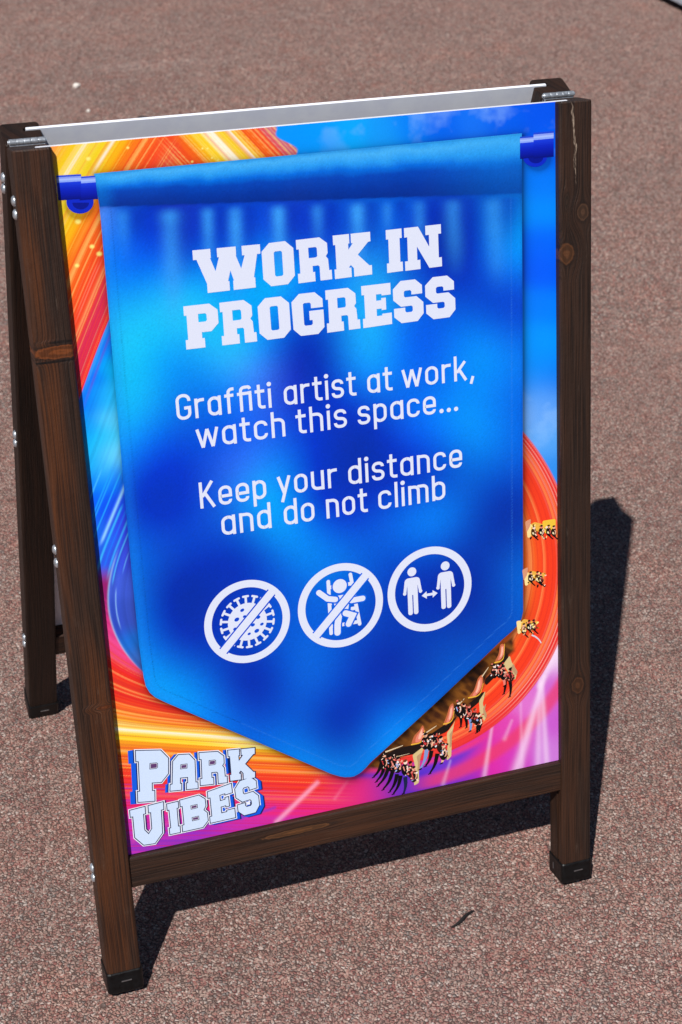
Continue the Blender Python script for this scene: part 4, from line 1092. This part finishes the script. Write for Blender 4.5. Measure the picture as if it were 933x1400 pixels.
def rider_row(heads, legs, k):
    """heads: seats along the row; legs: (hip, foot, colour)"""
    global ink
    ink = Ink(R_BASE-.5*FACE)
    for (x0, y0), (x1, y1), col in legs:
        kx, ky = x0*.45+x1*.55+2.2*k, y0*.5+y1*.5
        S2([(x0, y0-4), (kx, ky), (x1, y1-1.5)], 6.2*k, col, 2.4*k)
        S2([(x1+1.5*k, y1-1.6), (x1-2.6*k, y1+.6)], 2.4*k, BLK, 1.2*k)
    heads = [(x+g.uniform(-1.6, 1.6), y+g.uniform(-2.6, 2.6)) for x, y in heads]
    for x, y in heads:
        P2([(x-4.5*k, y+3*k), (x+1*k, y+1*k), (x+5*k, y+6*k), (x+5*k, y+15*k), (x-1*k, y+20*k), (x-6*k, y+14*k)], BLK if g.random() < .7 else DRK, 3*k)
    for x, y in heads:
        for _ in range(g.choice((2, 3, 5))):
            D2(x+g.uniform(-5, 5)*k, y+g.uniform(3, 16)*k, g.uniform(.6, 1.7)*k, g.choice(CLOTH+SKIN), g.uniform(1.2, 2.6)*k, g.uniform(0, 3))
        sk = g.choice(SKIN)
        S2([(x+2*k, y+5*k), (x+5.5*k, y+10*k), (x+1.5*k, y+14*k)], 1.9*k, sk, 1.2*k)
        if g.random() < .6: S2([(x-3*k, y+6*k), (x-1*k, y+12*k)], 1.8*k, g.choice(CLOTH), 1.2*k)
        hk = g.uniform(.7, 1.1)
        D2(x, y, 2.9*k*hk, sk, 3.5*k*hk, g.uniform(-.5, .7))
        D2(x-.4*k, y-1.9*k, 3.0*k, BLK if g.random() < .75 else lin((110, 62, 30)), 2.2*k, .3)
    hx = [h[0] for h in heads]; hy = [h[1] for h in heads]
    for _ in range(len(heads)*9):
        t = g.random(); i_ = min(len(heads)-1, int(t*len(heads)))
        x, y = heads[i_][0]+g.uniform(-5, 6)*k, heads[i_][1]+g.uniform(-4, 19)*k
        D2(x, y, g.uniform(.5, 1.5)*k, g.choice((BLK, BLK, BLK, DRK, DRK, lin((92, 44, 30)))+tuple(SKIN)+tuple(CLOTH[:2])+(lin((150, 96, 50)),)), g.uniform(.5, 2.4)*k, g.uniform(0, 3))
    o = ink.done('printed_riders')
    return o
JEAN = lin((128, 152, 206))
rider_row([(525, 1032), (532, 1033), (539, 1035), (546, 1038), (553, 1041), (560, 1046), (566, 1052)],
          [((522, 1046), (511, 1063), BLK), ((526, 1050), (515, 1069), BLK), ((531, 1054), (517, 1075), BLK), ((537, 1058), (524, 1080), BLK), ((543, 1062), (533, 1083), BLK), ((548, 1064), (538, 1086), BLK), ((554, 1066), (552, 1085), lin((24, 34, 70)))], 1.0)
rider_row([(581, 1003), (588, 1004), (595, 1006), (602, 1010), (608, 1017)],
          [((584, 1026), (575, 1052), JEAN), ((590, 1030), (582, 1048), BLK), ((598, 1034), (588, 1058), BLK), ((606, 1030), (604, 1044), SKIN[1])], 1.05)
rider_row([(628, 962), (635, 962), (642, 965), (649, 969), (656, 976)],
          [((628, 976), (630, 994), BLK), ((635, 980), (638, 995), BLK), ((642, 982), (643, 1000), JEAN), ((651, 988), (652, 1002), BLK), ((656, 986), (655, 1000), BLK)], .95)
rider_row([(676, 911), (683, 911), (690, 914), (698, 918)],
          [((690, 930), (689, 949), BLK), ((697, 932), (697, 953), BLK), ((686, 926), (690, 938), SKIN[0])], .9)
# rows higher on the ring, lit warm yellow
for cx, cy, k, wide in ((721, 858, 1.0, 0), (731, 792, 1.0, 1), (735, 726, 1.05, 2)):
    ink = Ink(R_BASE-.5*FACE)
    P2([(cx-13*k, cy-6*k), (cx-4*k, cy-12*k), (cx+7*k, cy-9*k), (cx+16*k, cy-9*k), (cx+11*k, cy-1*k), (cx+2*k, cy-2*k), (cx-6*k, cy+6*k), (cx-12*k, cy+8*k)], lin((236, 178, 70)), 2)
    P2([(cx-15*k, cy-9*k), (cx-8*k, cy-10*k), (cx-9*k, cy+8*k), (cx-13*k, cy+9*k)], lin((250, 222, 150)), 2)
    if wide: P2([(cx-17, cy-13), (cx-9, cy-17), (cx-10, cy-7), (cx-15, cy+2)], lin((216, 150, 116)), 2)
    if wide == 2: P2([(cx+6, cy-14), (cx+25, cy-17), (cx+24, cy-2), (cx+10, cy+4)], lin((240, 196, 60)), 3)
    for sx in ((-5, 3, 10) if wide < 2 else (-6, 5, 14, 20)):
        x, y = cx+(sx+g.uniform(-2, 2))*k, cy+g.uniform(-7, -1)*k
        P2([(x-3.5, y), (x+2, y-1), (x+4, y+6), (x+1, y+12), (x-4, y+8)], g.choice((BLK, DRK, lin((72, 44, 16)))), 2)
        D2(x, y-2, 2.2, g.choice(SKIN), 2.6); D2(x-.3, y-3.4, 2.2, DRK, 1.5)
        S2([(x+1, y+2), (x+4, y+5), (x+1, y+8)], 1.6, g.choice(SKIN[1:]), 1.0)
        D2(x-1, y+6, 1.3, lin((240, 226, 180)), 2.0, .5)
        S2([(x, y+9), (x+3, y+13), (x+6, y+15)], 2.4, BLK, 1.2)
    for _ in range(26):
        D2(cx+g.uniform(-9, 15)*k, cy+g.uniform(-9, 9)*k, g.uniform(.5, 1.6), g.choice((BLK, DRK, lin((120, 76, 24)), lin((196, 130, 36)), lin((252, 226, 140)), SKIN[1], SKIN[3])), g.uniform(.6, 2.6), g.uniform(0, 3))
    if not wide: S2([(727, 868), (735, 871), (740, 879)], 2.4, lin((216, 210, 220)), 1.6)
    ink.done('printed_riders')

for o in panel.children: o.matrix_parent_inverse = Matrix.Identity(4)

# ------------------------------------------------------------------ small things on the ground
def twig():
    a, b_ = Vector((.4745, -.0224, .0035)), Vector((.5163, -.0047, .0045))
    V, F = [], []; n_, k = 9, 6
    d = (b_-a).normalized(); sd_ = d.cross(Vector((0, 0, 1))).normalized()
    for i in range(n_):
        t = i/(n_-1); c_ = a.lerp(b_, t)+sd_*(.0016*math.sin(t*6)) + Vector((0, 0, .0012*math.sin(t*3)))
        r_ = .0018*(math.sin(math.pi*min(.97, max(.03, t)))**.6)+.0003
        for j in range(k):
            an = 2*math.pi*j/k; V.append(c_+sd_*(r_*1.15*math.cos(an))+Vector((0, 0, r_*.8*math.sin(an))))
    for i in range(n_-1):
        for j in range(k): F.append((i*k+j, i*k+(j+1) % k, (i+1)*k+(j+1) % k, (i+1)*k+j))
    F += [tuple(range(k))[::-1], tuple((n_-1)*k+j for j in range(k))]
    o = mesh_obj('twig', V, F, simple_mat('black_twig', (24, 20, 19), .8, 0, 300, .3, .4, .0008), smooth=True)
    tag(o, 'thin black twig lying on the paving in front of the sign', 'twig')
twig()
def pebble(name, loc, r, col, label, cat, flat=.55, seed=0):
    bm = bmesh.new(); bmesh.ops.create_icosphere(bm, subdivisions=2, radius=1)
    g_ = random.Random(seed)
    for v in bm.verts:
        k = 1+g_.uniform(-.16, .16); v.co = Vector((v.co.x*r*k, v.co.y*r*.75*k, (v.co.z*flat)*r*k))
    o = bm_obj(name, bm, simple_mat(name+'_stone', col, .7, 0, 250, .15))
    o.location = loc; o.rotation_euler = (0, 0, g_.uniform(0, 3)); tag(o, label, cat)
pebble('pebble', (.679, 3.563, .005), .0125, (232, 224, 214), 'larger white pebble on the paving behind the sign', 'pebble', seed=1)
pebble('pebble', (.668, 3.329, .003), .0085, (222, 214, 204), 'smaller white pebble on the paving behind the sign', 'pebble', seed=2)
pebble('pebble', (.815, 3.19, .008), .030, (34, 30, 34), 'dark flat pebble half hidden behind the white board edge', 'pebble', .4, seed=3)

# grey metal plate whose raised rim shows at the edge of the paving
pl = bpy.data.objects.new('metal_base_plate', None); C.objects.link(pl)
tag(pl, 'grey metal base plate with a raised rim on the paving far behind', 'base plate')
MAT_PLATE = simple_mat('grey_sheet', (132, 128, 140), .5, .2, 30, .08)
MAT_RIM = simple_mat('galvanised_rim', (186, 194, 204), .42, .4, 60, .1)
pl.location = (3.01, 3.93, 0); pl.rotation_euler = (0, 0, R(4.5))
def pbox(name, x0, x1, y0, y1, z0, z1, mat):
    bm = bmesh.new(); bmesh.ops.create_cube(bm, size=1)
    for v in bm.verts: v.co = ((x0+(v.co.x+.5)*(x1-x0)), (y0+(v.co.y+.5)*(y1-y0)), (z0+(v.co.z+.5)*(z1-z0)))
    bmesh.ops.bevel(bm, geom=bm.edges[:], offset=.002, segments=2, affect='EDGES')
    return bm_obj(name, bm, mat, pl)
pbox('plate', .021, .679, -.479, .479, .030, .040, MAT_PLATE)
pbox('rim', 0, .020, -.5, .5, .028, .048, MAT_RIM); pbox('rim', .680, .700, -.5, .5, .028, .048, MAT_RIM)
pbox('rim', .021, .679, -.5, -.480, .028, .048, MAT_RIM); pbox('rim', .021, .679, .480, .5, .028, .048, MAT_RIM)
for fx in (.06, .58):
    for fy in (-.44, .38): pbox('foot', fx, fx+.06, fy, fy+.06, 0, .0295, MAT_PLASTIC)
